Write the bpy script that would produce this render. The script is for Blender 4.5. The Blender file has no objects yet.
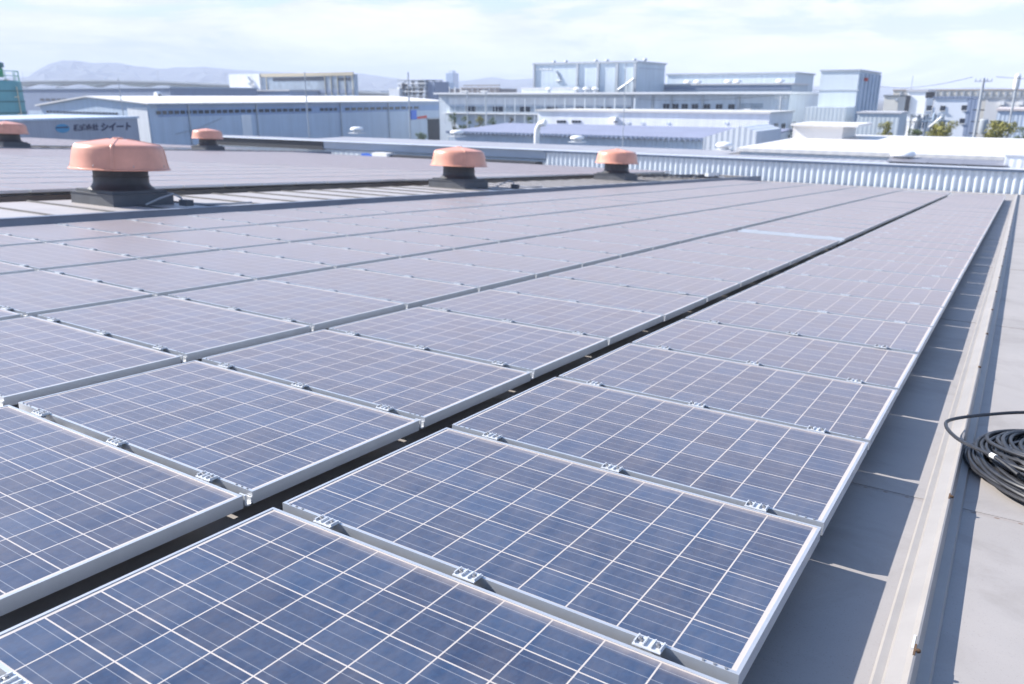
import bpy, math, random
import numpy as np
from mathutils import Matrix, Vector
random.seed(7)
R_ = math.radians
scene = bpy.context.scene
COL = scene.collection

# ------------------------------------------------------------------ camera
F_PX, CX, CY = 788.4, 512.0, 342.0
CAM = np.array([0.0, 0.0, 12.0])
# rows: image right, image down, view direction (world axes; x along the fascia, y down the roof slope, z up)
RW = np.array([[0.84377374, 0.53669906, 0.0],
               [0.15993583, -0.25144379, -0.95456616],
               [-0.51231476, 0.80543785, -0.29799908]])
cam_d = bpy.data.cameras.new('camera')
cam = bpy.data.objects.new('camera', cam_d); COL.objects.link(cam)
mw = Matrix.Identity(4)
for i in range(3):
    mw[i][0], mw[i][1], mw[i][2], mw[i][3] = RW[0][i], -RW[1][i], -RW[2][i], CAM[i]
cam.matrix_world = mw
cam_d.sensor_width = 36.0
cam_d.lens = F_PX / 1024 * 36
cam_d.clip_start = 0.05
cam_d.clip_end = 40000
cam_d.dof.use_dof = True
cam_d.dof.focus_distance = 2.7
cam_d.dof.aperture_fstop = 3.6
scene.camera = cam

# ------------------------------------------------------------------ sky, sun, exposure
# light comes from the left and slightly from behind the camera, 36 degrees high
SUN = Vector((-0.219, -0.060, 0.170)).normalized()      # towards the sun
sun_el = math.asin(SUN.z)
world = bpy.data.worlds.new('World'); scene.world = world
world.use_nodes = True
wn, wl = world.node_tree.nodes, world.node_tree.links
bg = wn['Background']
sky = wn.new('ShaderNodeTexSky'); sky.sky_type = 'NISHITA'; sky.sun_disc = False
sky.sun_elevation = sun_el
sky.sun_rotation = math.atan2(SUN.x, SUN.y)
sky.air_density = 1.0; sky.dust_density = 0.6; sky.ozone_density = 5.0
bg.inputs['Strength'].default_value = 0.12
CLOUD_TOP0, CLOUD_TOP1 = 0.10, 0.19
CLOUD_DARK, CLOUD_LIGHT = (3.0, 3.2, 4.0, 1), (5.3, 5.2, 5.4, 1)
MILKY = (2.35, 2.5, 3.6, 1)
tc = wn.new('ShaderNodeTexCoord')
def wmath(op, a, b=None, c=None):
    n = wn.new('ShaderNodeMath'); n.operation = op
    for i, x in enumerate((a, b, c)):
        if x is None: continue
        if isinstance(x, (int, float)): n.inputs[i].default_value = x
        else: wl.new(x, n.inputs[i])
    return n.outputs[0]
def wrange(x, a, b, c, d):
    n = wn.new('ShaderNodeMapRange'); n.interpolation_type = 'SMOOTHSTEP'; wl.new(x, n.inputs['Value'])
    for k, v in zip(('From Min', 'From Max', 'To Min', 'To Max'), (a, b, c, d)): n.inputs[k].default_value = v
    return n.outputs[0]
sep = wn.new('ShaderNodeSeparateXYZ'); wl.new(tc.outputs['Generated'], sep.inputs[0])
el = sep.outputs['Z']
def wnoise(scale3, detail, rough, dist=0.0, loc=(0, 0, 0)):
    mp = wn.new('ShaderNodeMapping'); mp.inputs['Scale'].default_value = scale3; mp.inputs['Location'].default_value = loc
    wl.new(tc.outputs['Generated'], mp.inputs[0])
    n = wn.new('ShaderNodeTexNoise'); n.inputs['Scale'].default_value = 1.0; n.inputs['Detail'].default_value = detail
    n.inputs['Roughness'].default_value = rough; n.inputs['Distortion'].default_value = dist
    wl.new(mp.outputs[0], n.inputs['Vector']); return n.outputs['Fac']
# broken cloud banks low over the horizon, clear deep blue overhead
n_big = wnoise((3.2, 3.2, 17.0), 8, 0.60, 0.5, (2.3, 0.7, 0.35))
n_fine = wnoise((9.0, 9.0, 40.0), 6, 0.6, 0.2, (0.3, 5.1, 1.0))
cover = wrange(n_big, 0.43, 0.53, 0.0, 1.0)
fade = wrange(el, CLOUD_TOP0, CLOUD_TOP1, 1.0, 0.0)
cover = wmath('MULTIPLY', cover, fade)
shade = wmath('ADD', wmath('MULTIPLY', n_big, 0.5), wmath('MULTIPLY', n_fine, 0.5))
crc = wn.new('ShaderNodeValToRGB')
crc.color_ramp.elements[0].position = 0.38; crc.color_ramp.elements[0].color = CLOUD_DARK
crc.color_ramp.elements[1].position = 0.62; crc.color_ramp.elements[1].color = CLOUD_LIGHT
wl.new(shade, crc.inputs[0])
# milky air between the clouds near the horizon
mh = wn.new('ShaderNodeMix'); mh.data_type = 'RGBA'
wl.new(wrange(el, 0.03, 0.17, 0.92, 0.0), mh.inputs['Factor']); wl.new(sky.outputs[0], mh.inputs['A']); mh.inputs['B'].default_value = MILKY
mx = wn.new('ShaderNodeMix'); mx.data_type = 'RGBA'
wl.new(cover, mx.inputs['Factor']); wl.new(mh.outputs['Result'], mx.inputs['A']); wl.new(crc.outputs[0], mx.inputs['B'])
wl.new(mx.outputs['Result'], bg.inputs['Color'])

sl = bpy.data.lights.new('sun', 'SUN'); sl.energy = 5.0; sl.angle = R_(0.53); sl.color = (1.0, 0.95, 0.88)
so = bpy.data.objects.new('sun', sl); COL.objects.link(so)
so.rotation_euler = SUN.to_track_quat('Z', 'Y').to_euler(); so.location = (-60, -20, 60)
scene.view_settings.view_transform = 'Standard'
scene.view_settings.look = 'None'
scene.view_settings.gamma = 1.0
scene.view_settings.exposure = 1.02
scene.view_settings.use_curve_mapping = False
scene.cycles.max_bounces = 6
scene.cycles.volume_bounces = 1

# ------------------------------------------------------------------ helpers
def ray(u, v):
    return RW.T @ np.array([(u - CX) / F_PX, (v - CY) / F_PX, 1.0])
def hit(u, v, ax, val):
    d = ray(u, v); t = (val - CAM[ax]) / d[ax]
    return CAM + d * t
def seen(P):
    q = RW @ (np.asarray(P, float) - CAM)
    return CX + F_PX * q[0] / q[2], CY + F_PX * q[1] / q[2], q[2]

# the tilted roof frame: x along the panel rows, y down the slope, z out of the panels
M = np.array([[0.99999957, 0.00006031, -0.00092454], [0.0, 0.99787915, 0.06509377], [0.00092651, -0.06509375, 0.99787872]])
ORG = np.array([-0.399, 1.6772, 10.6114])
RT = Matrix.Identity(4)
for i in range(3):
    for j in range(3): RT[i][j] = M[i][j]
    RT[i][3] = ORG[i]
def a2w(p): return M @ np.asarray(p, float) + ORG
def roof_at(x, y, z=0.0, rz=0.0):
    return RT @ Matrix.Translation((x, y, z)) @ Matrix.Rotation(rz, 4, 'Z')

class MB:
    """collects faces for one mesh"""
    def __init__(s): s.v, s.f, s.m = [], [], []
    def add(s, vs, fs, mi=0):
        b = len(s.v); s.v += [tuple(float(c) for c in p) for p in vs]
        s.f += [tuple(b + i for i in q) for q in fs]; s.m += [mi] * len(fs)
        return s
    def box(s, x0, y0, z0, x1, y1, z1, mi=0):
        vs = [(x, y, z) for z in (z0, z1) for y in (y0, y1) for x in (x0, x1)]
        return s.add(vs, [(0, 2, 3, 1), (4, 5, 7, 6), (0, 1, 5, 4), (2, 6, 7, 3), (0, 4, 6, 2), (1, 3, 7, 5)], mi)
    def prism(s, prof, a0, a1, axis='y', mi=0):
        """closed outline (p, z) swept along an axis"""
        n = len(prof)
        if axis == 'y': vs = [(p, a, z) for a in (a0, a1) for p, z in prof]
        else: vs = [(a, p, z) for a in (a0, a1) for p, z in prof]
        fs = [(i, (i + 1) % n, n + (i + 1) % n, n + i) for i in range(n)]
        fs += [tuple(range(n - 1, -1, -1)), tuple(range(n, 2 * n))]
        return s.add(vs, fs, mi)
    def lathe(s, prof, n=40, c=(0, 0, 0), mi=0):
        vs, fs = [], []
        for r, z in prof:
            for k in range(n):
                a = 2 * math.pi * k / n
                vs.append((c[0] + r * math.cos(a), c[1] + r * math.sin(a), c[2] + z))
        for i in range(len(prof) - 1):
            for k in range(n):
                fs.append((i * n + k, i * n + (k + 1) % n, (i + 1) * n + (k + 1) % n, (i + 1) * n + k))
        fs.append(tuple(range(n - 1, -1, -1))); fs.append(tuple((len(prof) - 1) * n + k for k in range(n)))
        return s.add(vs, fs, mi)
    def tube(s, pts, r, n=8, r2=None, mi=0):
        P = [Vector(p) for p in pts]; vs, fs = [], []
        m = len(P); nv = None
        for i in range(m):
            t = (P[min(i + 1, m - 1)] - P[max(i - 1, 0)]).normalized()
            if nv is None:
                nv = t.cross(Vector((0, 0, 1)))
                if nv.length < 0.05: nv = t.cross(Vector((1, 0, 0)))
            nv = (nv - t * nv.dot(t)).normalized(); bv = t.cross(nv)
            rr = r if r2 is None else r + (r2 - r) * i / (m - 1)
            for k in range(n):
                a = 2 * math.pi * k / n
                vs.append(P[i] + nv * (rr * math.cos(a)) + bv * (rr * math.sin(a)))
        for i in range(m - 1):
            for k in range(n):
                fs.append((i * n + k, i * n + (k + 1) % n, (i + 1) * n + (k + 1) % n, (i + 1) * n + k))
        fs.append(tuple(range(n - 1, -1, -1))); fs.append(tuple((m - 1) * n + k for k in range(n)))
        return s.add(vs, fs, mi)
    def mesh(s, name, mats, smooth=False, org=(0, 0, 0)):
        me = bpy.data.meshes.new(name)
        me.from_pydata([(x - org[0], y - org[1], z - org[2]) for x, y, z in s.v], [], s.f)
        for m in (mats if isinstance(mats, (list, tuple)) else [mats]): me.materials.append(m)
        if len(me.materials) > 1: me.polygons.foreach_set('material_index', s.m)
        if smooth:
            me.polygons.foreach_set('use_smooth', [True] * len(me.polygons))
            try: me.set_sharp_from_angle(angle=R_(38))
            except Exception: pass
        me.validate(); me.update()
        return me
    def build(s, name, mats, parent=None, smooth=False, org=None):
        """one object; with a parent that only is moved (not turned) the faces may be given in world metres"""
        if org is None: org = tuple(parent.location) if parent is not None and parent.get('world_parts') else (0, 0, 0)
        if parent is None and org == (0, 0, 0) and False: pass
        return put(name, s.mesh(name, mats, smooth, org), parent)

def put(name, me, parent=None, loc=(0, 0, 0)):
    o = bpy.data.objects.new(name, me); COL.objects.link(o)
    if parent is not None: o.parent = parent
    o.location = loc
    return o
def tag(o, label=None, cat=None, group=None, kind=None):
    if label: o['label'] = label
    if cat: o['category'] = cat
    if group: o['group'] = group
    if kind: o['kind'] = kind
    return o
def thing(name, label, cat, mat4=None, loc=None, group=None):
    o = bpy.data.objects.new(name, None); COL.objects.link(o); o.empty_display_size = 0.3
    if mat4 is not None: o.matrix_world = mat4
    if loc is not None:
        o.location = loc; o['world_parts'] = 1
    return tag(o, label, cat, group)
def copy_tree(o, parent=None):
    c = o.copy(); COL.objects.link(c)
    if parent is not None: c.parent = parent
    for ch in list(o.children): copy_tree(ch, c)
    return c

# ------------------------------------------------------------------ materials
def mat(name, col, rough=0.6, metal=0.0, var=0.06, vscale=1.5, ribs=None, rib_axis='X', rib_bump=0.4, streak=0.0, spec=0.5, coords='Object'):
    """plain surface with soft mottling; ribs = spacing in m of profiled sheet"""
    m = bpy.data.materials.new(name); m.use_nodes = True
    N, L = m.node_tree.nodes, m.node_tree.links
    b = N['Principled BSDF']
    b.inputs['Roughness'].default_value = rough; b.inputs['Metallic'].default_value = metal
    b.inputs['Specular IOR Level'].default_value = spec
    t = N.new('ShaderNodeTexCoord')
    n = N.new('ShaderNodeTexNoise'); n.inputs['Scale'].default_value = vscale; n.inputs['Detail'].default_value = 6; n.inputs['Roughness'].default_value = 0.62
    L.new(t.outputs[coords], n.inputs['Vector'])
    r = N.new('ShaderNodeMapRange'); r.inputs['From Min'].default_value = 0.25; r.inputs['From Max'].default_value = 0.75
    r.inputs['To Min'].default_value = 1 - var * 1.6; r.inputs['To Max'].default_value = 1 + var
    L.new(n.outputs['Fac'], r.inputs['Value'])
    fac = r.outputs[0]
    if streak:
        mp_ = N.new('ShaderNodeMapping'); mp_.inputs['Scale'].default_value = (1.3, 1.3, 0.06)
        L.new(t.outputs[coords], mp_.inputs[0])
        n2 = N.new('ShaderNodeTexNoise'); n2.inputs['Scale'].default_value = 1.2; n2.inputs['Detail'].default_value = 5
        L.new(mp_.outputs[0], n2.inputs['Vector'])
        r2 = N.new('ShaderNodeMapRange'); r2.inputs['From Min'].default_value = 0.3; r2.inputs['From Max'].default_value = 0.7
        r2.inputs['To Min'].default_value = 1 - streak; r2.inputs['To Max'].default_value = 1.0
        L.new(n2.outputs['Fac'], r2.inputs['Value'])
        mm = N.new('ShaderNodeMath'); mm.operation = 'MULTIPLY'; L.new(fac, mm.inputs[0]); L.new(r2.outputs[0], mm.inputs[1]); fac = mm.outputs[0]
    vm = N.new('ShaderNodeVectorMath'); vm.operation = 'SCALE'; vm.inputs[0].default_value = col[:3]
    L.new(fac, vm.inputs['Scale']); L.new(vm.outputs[0], b.inputs['Base Color'])
    if ribs:
        w = N.new('ShaderNodeTexWave'); w.wave_type = 'BANDS'; w.bands_direction = rib_axis; w.wave_profile = 'SIN'
        w.inputs['Scale'].default_value = 0.314159 / ribs      # one band per 'ribs' metres
        L.new(t.outputs[coords], w.inputs['Vector'])
        bp = N.new('ShaderNodeBump'); bp.inputs['Strength'].default_value = rib_bump; bp.inputs['Distance'].default_value = ribs * 0.15
        L.new(w.outputs['Fac'], bp.inputs['Height']); L.new(bp.outputs[0], b.inputs['Normal'])
    return m

def panel_material():
    m = bpy.data.materials.new('solar_glass'); m.use_nodes = True
    N, L = m.node_tree.nodes, m.node_tree.links
    b = N['Principled BSDF']
    def math_(op, a, c=None, d=None):
        n = N.new('ShaderNodeMath'); n.operation = op
        for i, x in enumerate((a, c, d)):
            if x is None: continue
            if isinstance(x, (int, float)): n.inputs[i].default_value = x
            else: L.new(x, n.inputs[i])
        return n.outputs[0]
    t = N.new('ShaderNodeTexCoord'); s = N.new('ShaderNodeSeparateXYZ'); L.new(t.outputs['Object'], s.inputs[0])
    oi = N.new('ShaderNodeObjectInfo')
    P, PY = 0.1605, 0.1575
    cx = math_('DIVIDE', math_('SUBTRACT', s.outputs['X'], (PW - 10 * P) / 2), P)
    cy = math_('DIVIDE', math_('SUBTRACT', s.outputs['Y'], (PD - 6 * PY) / 2), PY)
    fx, fy = math_('FRACT', cx), math_('FRACT', cy)
    g = 0.0145
    gx = math_('GREATER_THAN', math_('ABSOLUTE', math_('SUBTRACT', fx, 0.5)), 0.5 - g)
    gy = math_('GREATER_THAN', math_('ABSOLUTE', math_('SUBTRACT', fy, 0.5)), 0.5 - g)
    ox = math_('GREATER_THAN', math_('ABSOLUTE', math_('SUBTRACT', cx, 5.0)), 5.0)
    oy = math_('GREATER_THAN', math_('ABSOLUTE', math_('SUBTRACT', cy, 3.0)), 3.0)
    gap = math_('MAXIMUM', math_('MAXIMUM', gx, gy), math_('MAXIMUM', ox, oy))
    fb = math_('FRACT', math_('MULTIPLY', cy, 3.0))
    bus = math_('LESS_THAN', math_('ABSOLUTE', math_('SUBTRACT', fb, 0.5)), 0.022)
    # every cell a slightly different blue, crystals inside it
    cv = N.new('ShaderNodeCombineXYZ'); L.new(math_('FLOOR', cx), cv.inputs[0]); L.new(math_('FLOOR', cy), cv.inputs[1]); L.new(math_('MULTIPLY', oi.outputs['Random'], 91.0), cv.inputs[2])
    wnz = N.new('ShaderNodeTexWhiteNoise'); wnz.noise_dimensions = '3D'; L.new(cv.outputs[0], wnz.inputs['Vector'])
    vo = N.new('ShaderNodeTexVoronoi'); vo.inputs['Scale'].default_value = 85.0; L.new(t.outputs['Object'], vo.inputs['Vector'])
    vs = N.new('ShaderNodeSeparateColor'); L.new(vo.outputs['Color'], vs.inputs[0])
    ramp = N.new('ShaderNodeMix'); ramp.data_type = 'RGBA'
    ramp.inputs['A'].default_value = CELL_A; ramp.inputs['B'].default_value = CELL_B
    k = math_('ADD', math_('MULTIPLY', wnz.outputs['Value'], 0.55), math_('MULTIPLY', vs.outputs[0], 0.3))
    k = math_('ADD', k, math_('MULTIPLY', oi.outputs['Random'], 0.15))
    L.new(k, ramp.inputs['Factor'])
    m1 = N.new('ShaderNodeMix'); m1.data_type = 'RGBA'; L.new(math_('MULTIPLY', bus, 0.42), m1.inputs['Factor']); L.new(ramp.outputs['Result'], m1.inputs['A']); m1.inputs['B'].default_value = (0.42, 0.44, 0.47, 1)
    m2 = N.new('ShaderNodeMix'); m2.data_type = 'RGBA'; L.new(gap, m2.inputs['Factor']); L.new(m1.outputs['Result'], m2.inputs['A']); m2.inputs['B'].default_value = (0.50, 0.455, 0.415, 1)
    # dust: a thin film everywhere, more where water stands at the low edge
    dn = N.new('ShaderNodeTexNoise'); dn.inputs['Scale'].default_value = 5.0; dn.inputs['Detail'].default_value = 7; dn.inputs['Roughness'].default_value = 0.68
    gn = N.new('ShaderNodeVectorMath'); gn.operation = 'ADD'; L.new(t.outputs['Object'], gn.inputs[0]); L.new(oi.outputs['Location'], gn.inputs[1])
    gs = N.new('ShaderNodeMapping'); gs.inputs['Scale'].default_value = (2.6, 0.8, 1.0); L.new(gn.outputs[0], gs.inputs[0]); L.new(gs.outputs[0], dn.inputs['Vector'])
    low = N.new('ShaderNodeMapRange'); L.new(s.outputs['Y'], low.inputs['Value']); low.inputs['From Min'].default_value = PD - 0.06; low.inputs['From Max'].default_value = PD - 0.012; low.inputs['To Max'].default_value = 0.75
    film = N.new('ShaderNodeMapRange'); L.new(dn.outputs['Fac'], film.inputs['Value']); film.inputs['From Min'].default_value = 0.35; film.inputs['From Max'].default_value = 0.75; film.inputs['To Min'].default_value = DUST0; film.inputs['To Max'].default_value = DUST1
    lowm = math_('MULTIPLY', low.outputs[0], math_('MULTIPLY', dn.outputs['Fac'], 1.3))
    dust = math_('MAXIMUM', film.outputs[0], lowm)
    m3 = N.new('ShaderNodeMix'); m3.data_type = 'RGBA'; L.new(dust, m3.inputs['Factor']); L.new(m2.outputs['Result'], m3.inputs['A']); m3.inputs['B'].default_value = (0.46, 0.385, 0.33, 1)
    L.new(m3.outputs['Result'], b.inputs['Base Color'])
    rr = N.new('ShaderNodeMapRange'); L.new(dn.outputs['Fac'], rr.inputs['Value']); rr.inputs['To Min'].default_value = 0.26; rr.inputs['To Max'].default_value = 0.42
    L.new(rr.outputs[0], b.inputs['Roughness'])
    b.inputs['IOR'].default_value = 1.48
    b.inputs['Specular IOR Level'].default_value = 0.5
    b.inputs['Sheen Weight'].default_value = 0.72; b.inputs['Sheen Roughness'].default_value = 0.33; b.inputs['Sheen Tint'].default_value = (1.0, 0.73, 0.575, 1)
    return m

PW, PD, PT = 1.650, 0.973, 0.050          # one panel: across, along the slope, thick
PITCH = 1.01592
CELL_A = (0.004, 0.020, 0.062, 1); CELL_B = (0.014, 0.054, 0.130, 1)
DUST0, DUST1 = 0.03, 0.16
GLASS = panel_material()
ALU = mat('panel_aluminium', (0.53, 0.55, 0.58), 0.38, 0.5, 0.05, 9)
CLAMP = mat('clamp_zinc', (0.66, 0.67, 0.68), 0.40, 0.35, 0.12, 60)
BOLT = mat('bolt_steel', (0.34, 0.34, 0.35), 0.4, 0.6, 0.2, 80)
RAIL = mat('rail_galvanised', (0.30, 0.29, 0.28), 0.6, 0.4, 0.15, 6)
CAPM = mat('cap_flashing', (0.32, 0.30, 0.285), 0.5, 0.1, 0.07, 4)
CURB = mat('curb_sheet', (0.40, 0.37, 0.36), 0.55, 0.1, 0.08, 1.2)
CURB_SHADE = mat('curb_edge_shaded', (0.17, 0.20, 0.26), 0.5, 0.1, 0.08, 2)  # darker and bluer than the curb: shade of its side put into the colour
HOOD = mat('salmon_plastic', (0.76, 0.345, 0.235), 0.38, 0.0, 0.12, 2.5, streak=0.16)
DARKM = mat('ventilator_dark_grey', (0.045, 0.048, 0.055), 0.55, 0.0, 0.2, 6)
BASEM = mat('ventilator_base_grey', (0.085, 0.09, 0.10), 0.6, 0.0, 0.15, 3)
CABLE = mat('cable_rubber', (0.026, 0.027, 0.032), 0.42, 0.0, 0.25, 30)
TAPE = mat('cable_tape', (0.82, 0.80, 0.75), 0.5)
RUST = mat('rusty_bolt', (0.12, 0.07, 0.04), 0.8, 0.2, 0.3, 80)

def roof_material():
    m = mat('roof_sheet', (0.345, 0.32, 0.305), 0.62, 0.0, 0.07, 1.1)
    N, L = m.node_tree.nodes, m.node_tree.links
    b = N['Principled BSDF']; src = b.inputs['Base Color'].links[0].from_socket
    t = [n for n in N if n.type == 'TEX_COORD'][0]
    s = N.new('ShaderNodeSeparateXYZ'); L.new(t.outputs['Object'], s.inputs[0])
    def math_(op, a, c=None):
        n = N.new('ShaderNodeMath'); n.operation = op
        for i, x in enumerate((a, c)):
            if x is None: continue
            if isinstance(x, (int, float)): n.inputs[i].default_value = x
            else: L.new(x, n.inputs[i])
        return n.outputs[0]
    # rust spots round the rivets of the sheet laps
    y = math_('SUBTRACT', s.outputs['Y'], 1.885)
    ly = math_('SUBTRACT', math_('MODULO', math_('ADD', y, 500.25), 4.55), 4.55 * 0.5 + 0.0)
    ly = math_('SUBTRACT', math_('MODULO', math_('ADD', y, 4.55 * 100 + 2.275), 4.55), 2.275)
    lx = math_('SUBTRACT', math_('MODULO', math_('ADD', s.outputs['X'], 200.02), 0.085), 0.0425)
    nz = N.new('ShaderNodeTexNoise'); nz.inputs['Scale'].default_value = 40; nz.inputs['Detail'].default_value = 4; L.new(t.outputs['Object'], nz.inputs['Vector'])
    d = math_('SQRT', math_('ADD', math_('POWER', math_('ABSOLUTE', lx), 2.0), math_('POWER', math_('ABSOLUTE', math_('MULTIPLY', ly, 1.6)), 2.0)))
    d = math_('ADD', d, math_('MULTIPLY', math_('SUBTRACT', nz.outputs['Fac'], 0.5), 0.016))
    sp = N.new('ShaderNodeMapRange'); L.new(d, sp.inputs['Value']); sp.inputs['From Min'].default_value = 0.006; sp.inputs['From Max'].default_value = 0.013; sp.inputs['To Min'].default_value = 0.75; sp.inputs['To Max'].default_value = 0
    halo = N.new('ShaderNodeMapRange'); L.new(math_('ABSOLUTE', ly), halo.inputs['Value']); halo.inputs['From Min'].default_value = 0.002; halo.inputs['From Max'].default_value = 0.02; halo.inputs['To Min'].default_value = 0.3; halo.inputs['To Max'].default_value = 0
    f = math_('MAXIMUM', sp.outputs[0], math_('MULTIPLY', halo.outputs[0], nz.outputs['Fac']))
    mx_ = N.new('ShaderNodeMix'); mx_.data_type = 'RGBA'; L.new(f, mx_.inputs['Factor']); L.new(src, mx_.inputs['A']); mx_.inputs['B'].default_value = (0.14, 0.075, 0.04, 1)
    st1 = N.new('ShaderNodeTexNoise'); st1.inputs['Scale'].default_value = 1.7; st1.inputs['Detail'].default_value = 8; st1.inputs['Roughness'].default_value = .7; st1.inputs['Distortion'].default_value = .8
    L.new(t.outputs['Object'], st1.inputs['Vector'])
    sr = N.new('ShaderNodeMapRange'); L.new(st1.outputs['Fac'], sr.inputs['Value']); sr.inputs['From Min'].default_value = .50; sr.inputs['From Max'].default_value = .66; sr.inputs['To Max'].default_value = .30
    gr = N.new('ShaderNodeTexNoise'); gr.inputs['Scale'].default_value = 160; gr.inputs['Detail'].default_value = 2; L.new(t.outputs['Object'], gr.inputs['Vector'])
    g2 = N.new('ShaderNodeMapRange'); L.new(gr.outputs['Fac'], g2.inputs['Value']); g2.inputs['From Min'].default_value = .62; g2.inputs['From Max'].default_value = .72; g2.inputs['To Max'].default_value = .35
    sm_ = math_('MAXIMUM', sr.outputs[0], g2.outputs[0])
    ms = N.new('ShaderNodeMix'); ms.data_type = 'RGBA'; L.new(sm_, ms.inputs['Factor']); L.new(mx_.outputs['Result'], ms.inputs['A']); ms.inputs['B'].default_value = (.17, .15, .13, 1)
    L.new(ms.outputs['Result'], b.inputs['Base Color'])
    # shallow dents of the thin sheet
    n2 = N.new('ShaderNodeTexNoise'); n2.inputs['Scale'].default_value = 2.4; n2.inputs['Detail'].default_value = 3
    mp_ = N.new('ShaderNodeMapping'); mp_.inputs['Scale'].default_value = (0.5, 2.2, 1); L.new(t.outputs['Object'], mp_.inputs[0]); L.new(mp_.outputs[0], n2.inputs['Vector'])
    bp = N.new('ShaderNodeBump'); bp.inputs['Strength'].default_value = 0.25; bp.inputs['Distance'].default_value = 0.03; L.new(n2.outputs['Fac'], bp.inputs['Height']); L.new(bp.outputs[0], b.inputs['Normal'])
    return m
ROOFM = roof_material()

# ------------------------------------------------------------------ ground, hills, haze
GROUND = mat('asphalt_yard', (0.10, 0.10, 0.105), 0.85, 0, 0.25, 0.02)
g = MB(); g.add([(-5100, -2500, 0), (4500, -2500, 0), (4500, 4800, 0), (-5100, 4800, 0)], [(0, 1, 2, 3)])
tag(g.build('ground', GROUND), kind='structure')

HILLM = mat('wooded_hill', (0.030, 0.045, 0.040), 0.9, 0, 0.35, 0.006)
def hills(name, pts, dist, thick):
    """a ridge whose skyline runs through the given heights; broken front slope"""
    us = np.linspace(pts[0][0], pts[-1][0], 120)
    vs_ = np.interp(us, [p[0] for p in pts], [p[1] for p in pts])
    rng = random.Random(3)
    mb = MB(); rows = 9
    V = []
    for i, (u, v) in enumerate(zip(us, vs_)):
        d = ray(u, v + rng.uniform(-.35, .35)); h = d / math.hypot(d[0], d[1])
        top = CAM + h * dist
        for k in range(rows):
            f = k / (rows - 1)
            back = thick * (1 - f)
            zt = max(top[2], 20) * (f ** 0.8) * (1 + 0.12 * rng.uniform(-1, 1) * (1 - f) * f * 4)
            V.append((h[0] * (dist - back * (0.75 + 0.5 * rng.random())), h[1] * (dist - back * (0.75 + 0.5 * rng.random())), zt if k < rows - 1 else top[2]))
    n = len(us)
    base = len(V)
    for i, u in enumerate(us):
        d = ray(u, 96); h = d / math.hypot(d[0], d[1]); V.append((h[0] * (dist + thick), h[1] * (dist + thick), 0))
    Fs = []
    for i in range(n - 1):
        for k in range(rows - 1): Fs.append((i * rows + k, (i + 1) * rows + k, (i + 1) * rows + k + 1, i * rows + k + 1))
        Fs.append((i * rows + rows - 1, (i + 1) * rows + rows - 1, base + i + 1, base + i))
    mb.add(V, Fs)
    o = mb.build(name, HILLM); tag(o, kind='structure'); return o
hills('hills', [(-160, 84), (-60, 79), (0, 78), (28, 77), (36, 71), (48, 64), (62, 60.5), (78, 60.5), (92, 63.5), (112, 62), (135, 66), (160, 69), (178, 67), (205, 67), (240, 70), (280, 72), (330, 74.5), (360, 73.5), (380, 76.5), (410, 80), (440, 83), (470, 80), (490, 77), (512, 80), (530, 78), (560, 82), (640, 87)], 4000, 500)
hills('hills', [(620, 88), (700, 84), (780, 87), (860, 85), (920, 89), (980, 87), (1060, 90), (1180, 86), (1300, 90)], 4100, 420)

HAZE_DENS = 3.4e-4
hz = MB().box(-5200, -2600, -1, 4600, 4900, 235)
hm = bpy.data.materials.new('haze_air'); hm.use_nodes = True
hn = hm.node_tree.nodes
hn.remove(hn['Principled BSDF'])
pv = hn.new('ShaderNodeVolumePrincipled'); pv.inputs['Color'].default_value = (0.79, 0.855, 1.0, 1); pv.inputs['Density'].default_value = HAZE_DENS; pv.inputs['Anisotropy'].default_value = -0.15
hm.node_tree.links.new(pv.outputs[0], hn['Material Output'].inputs['Volume'])
tag(hz.build('haze', hm), kind='stuff')

# ------------------------------------------------------------------ our building: sloping sheet roof
ROOF_Z = -0.17
bld = thing('factory_building', 'long factory under the solar panels with sloping grey sheet roof', 'building', roof_at(0, 0, 0))
r = MB()
RX0, RX1, RY0, RY1 = -78.0, 9.0, -9.0, 40.4
r.box(RX0, RY0, ROOF_Z - 0.12, RX1, RY1, ROOF_Z)
for k in range(-3, 9):                                    # sheet laps: a step of a few mm across the slope
    yl = 1.90 + 4.55 * k
    if RY0 + 1 < yl < RY1 - 1:
        r.prism([(yl, ROOF_Z + .0005), (yl + 0.16, ROOF_Z + .0005), (yl, ROOF_Z + .003)], -10.9, RX1 - .05, 'x')
r.build('roof', ROOFM, bld)
w = MB(); w.box(RX0 + .3, RY0 + .3, -8.6, RX1 - .3, RY1 - .15, ROOF_Z - .125)
w.build('wall', mat('factory_wall', (0.45, 0.46, 0.47), 0.6, 0, .06, .6, ribs=0.25), bld)
# long cap flashing right of the panels
cp = MB()
zc = ROOF_Z
cp.prism([(.262, zc + .001), (.270, zc + .012), (.292, zc + .013), (.300, zc + .036), (.340, zc + .056), (.356, zc + .078), (.362, zc + .076), (.374, zc + .024), (.405, zc + .018), (.412, zc + .001)], -8.5, 39.8, 'y')
cap = cp.build('seam_cap', CAPM, bld)
bm_ = MB().lathe([(.007, 0), (.007, .012), (.004, .016)], 8).box(-.004, -.03, -.002, .012, .03, .004)
bme = bm_.mesh('bolt', RUST, True)
for k in range(-2, 20):
    o = put('bolt', bme, cap, (.356, .55 + 1.26 * k, zc + .075)); o.rotation_euler = (0, R_(80), 0)
cl = MB(); cl.box(-.004, -.075, -.004, .003, .0, .003)
put('cap_clip', cl.mesh('cap_clip', mat('clip_white', (.55, .55, .55), .5)), cap, (.350, .63, zc + .075))
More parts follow.
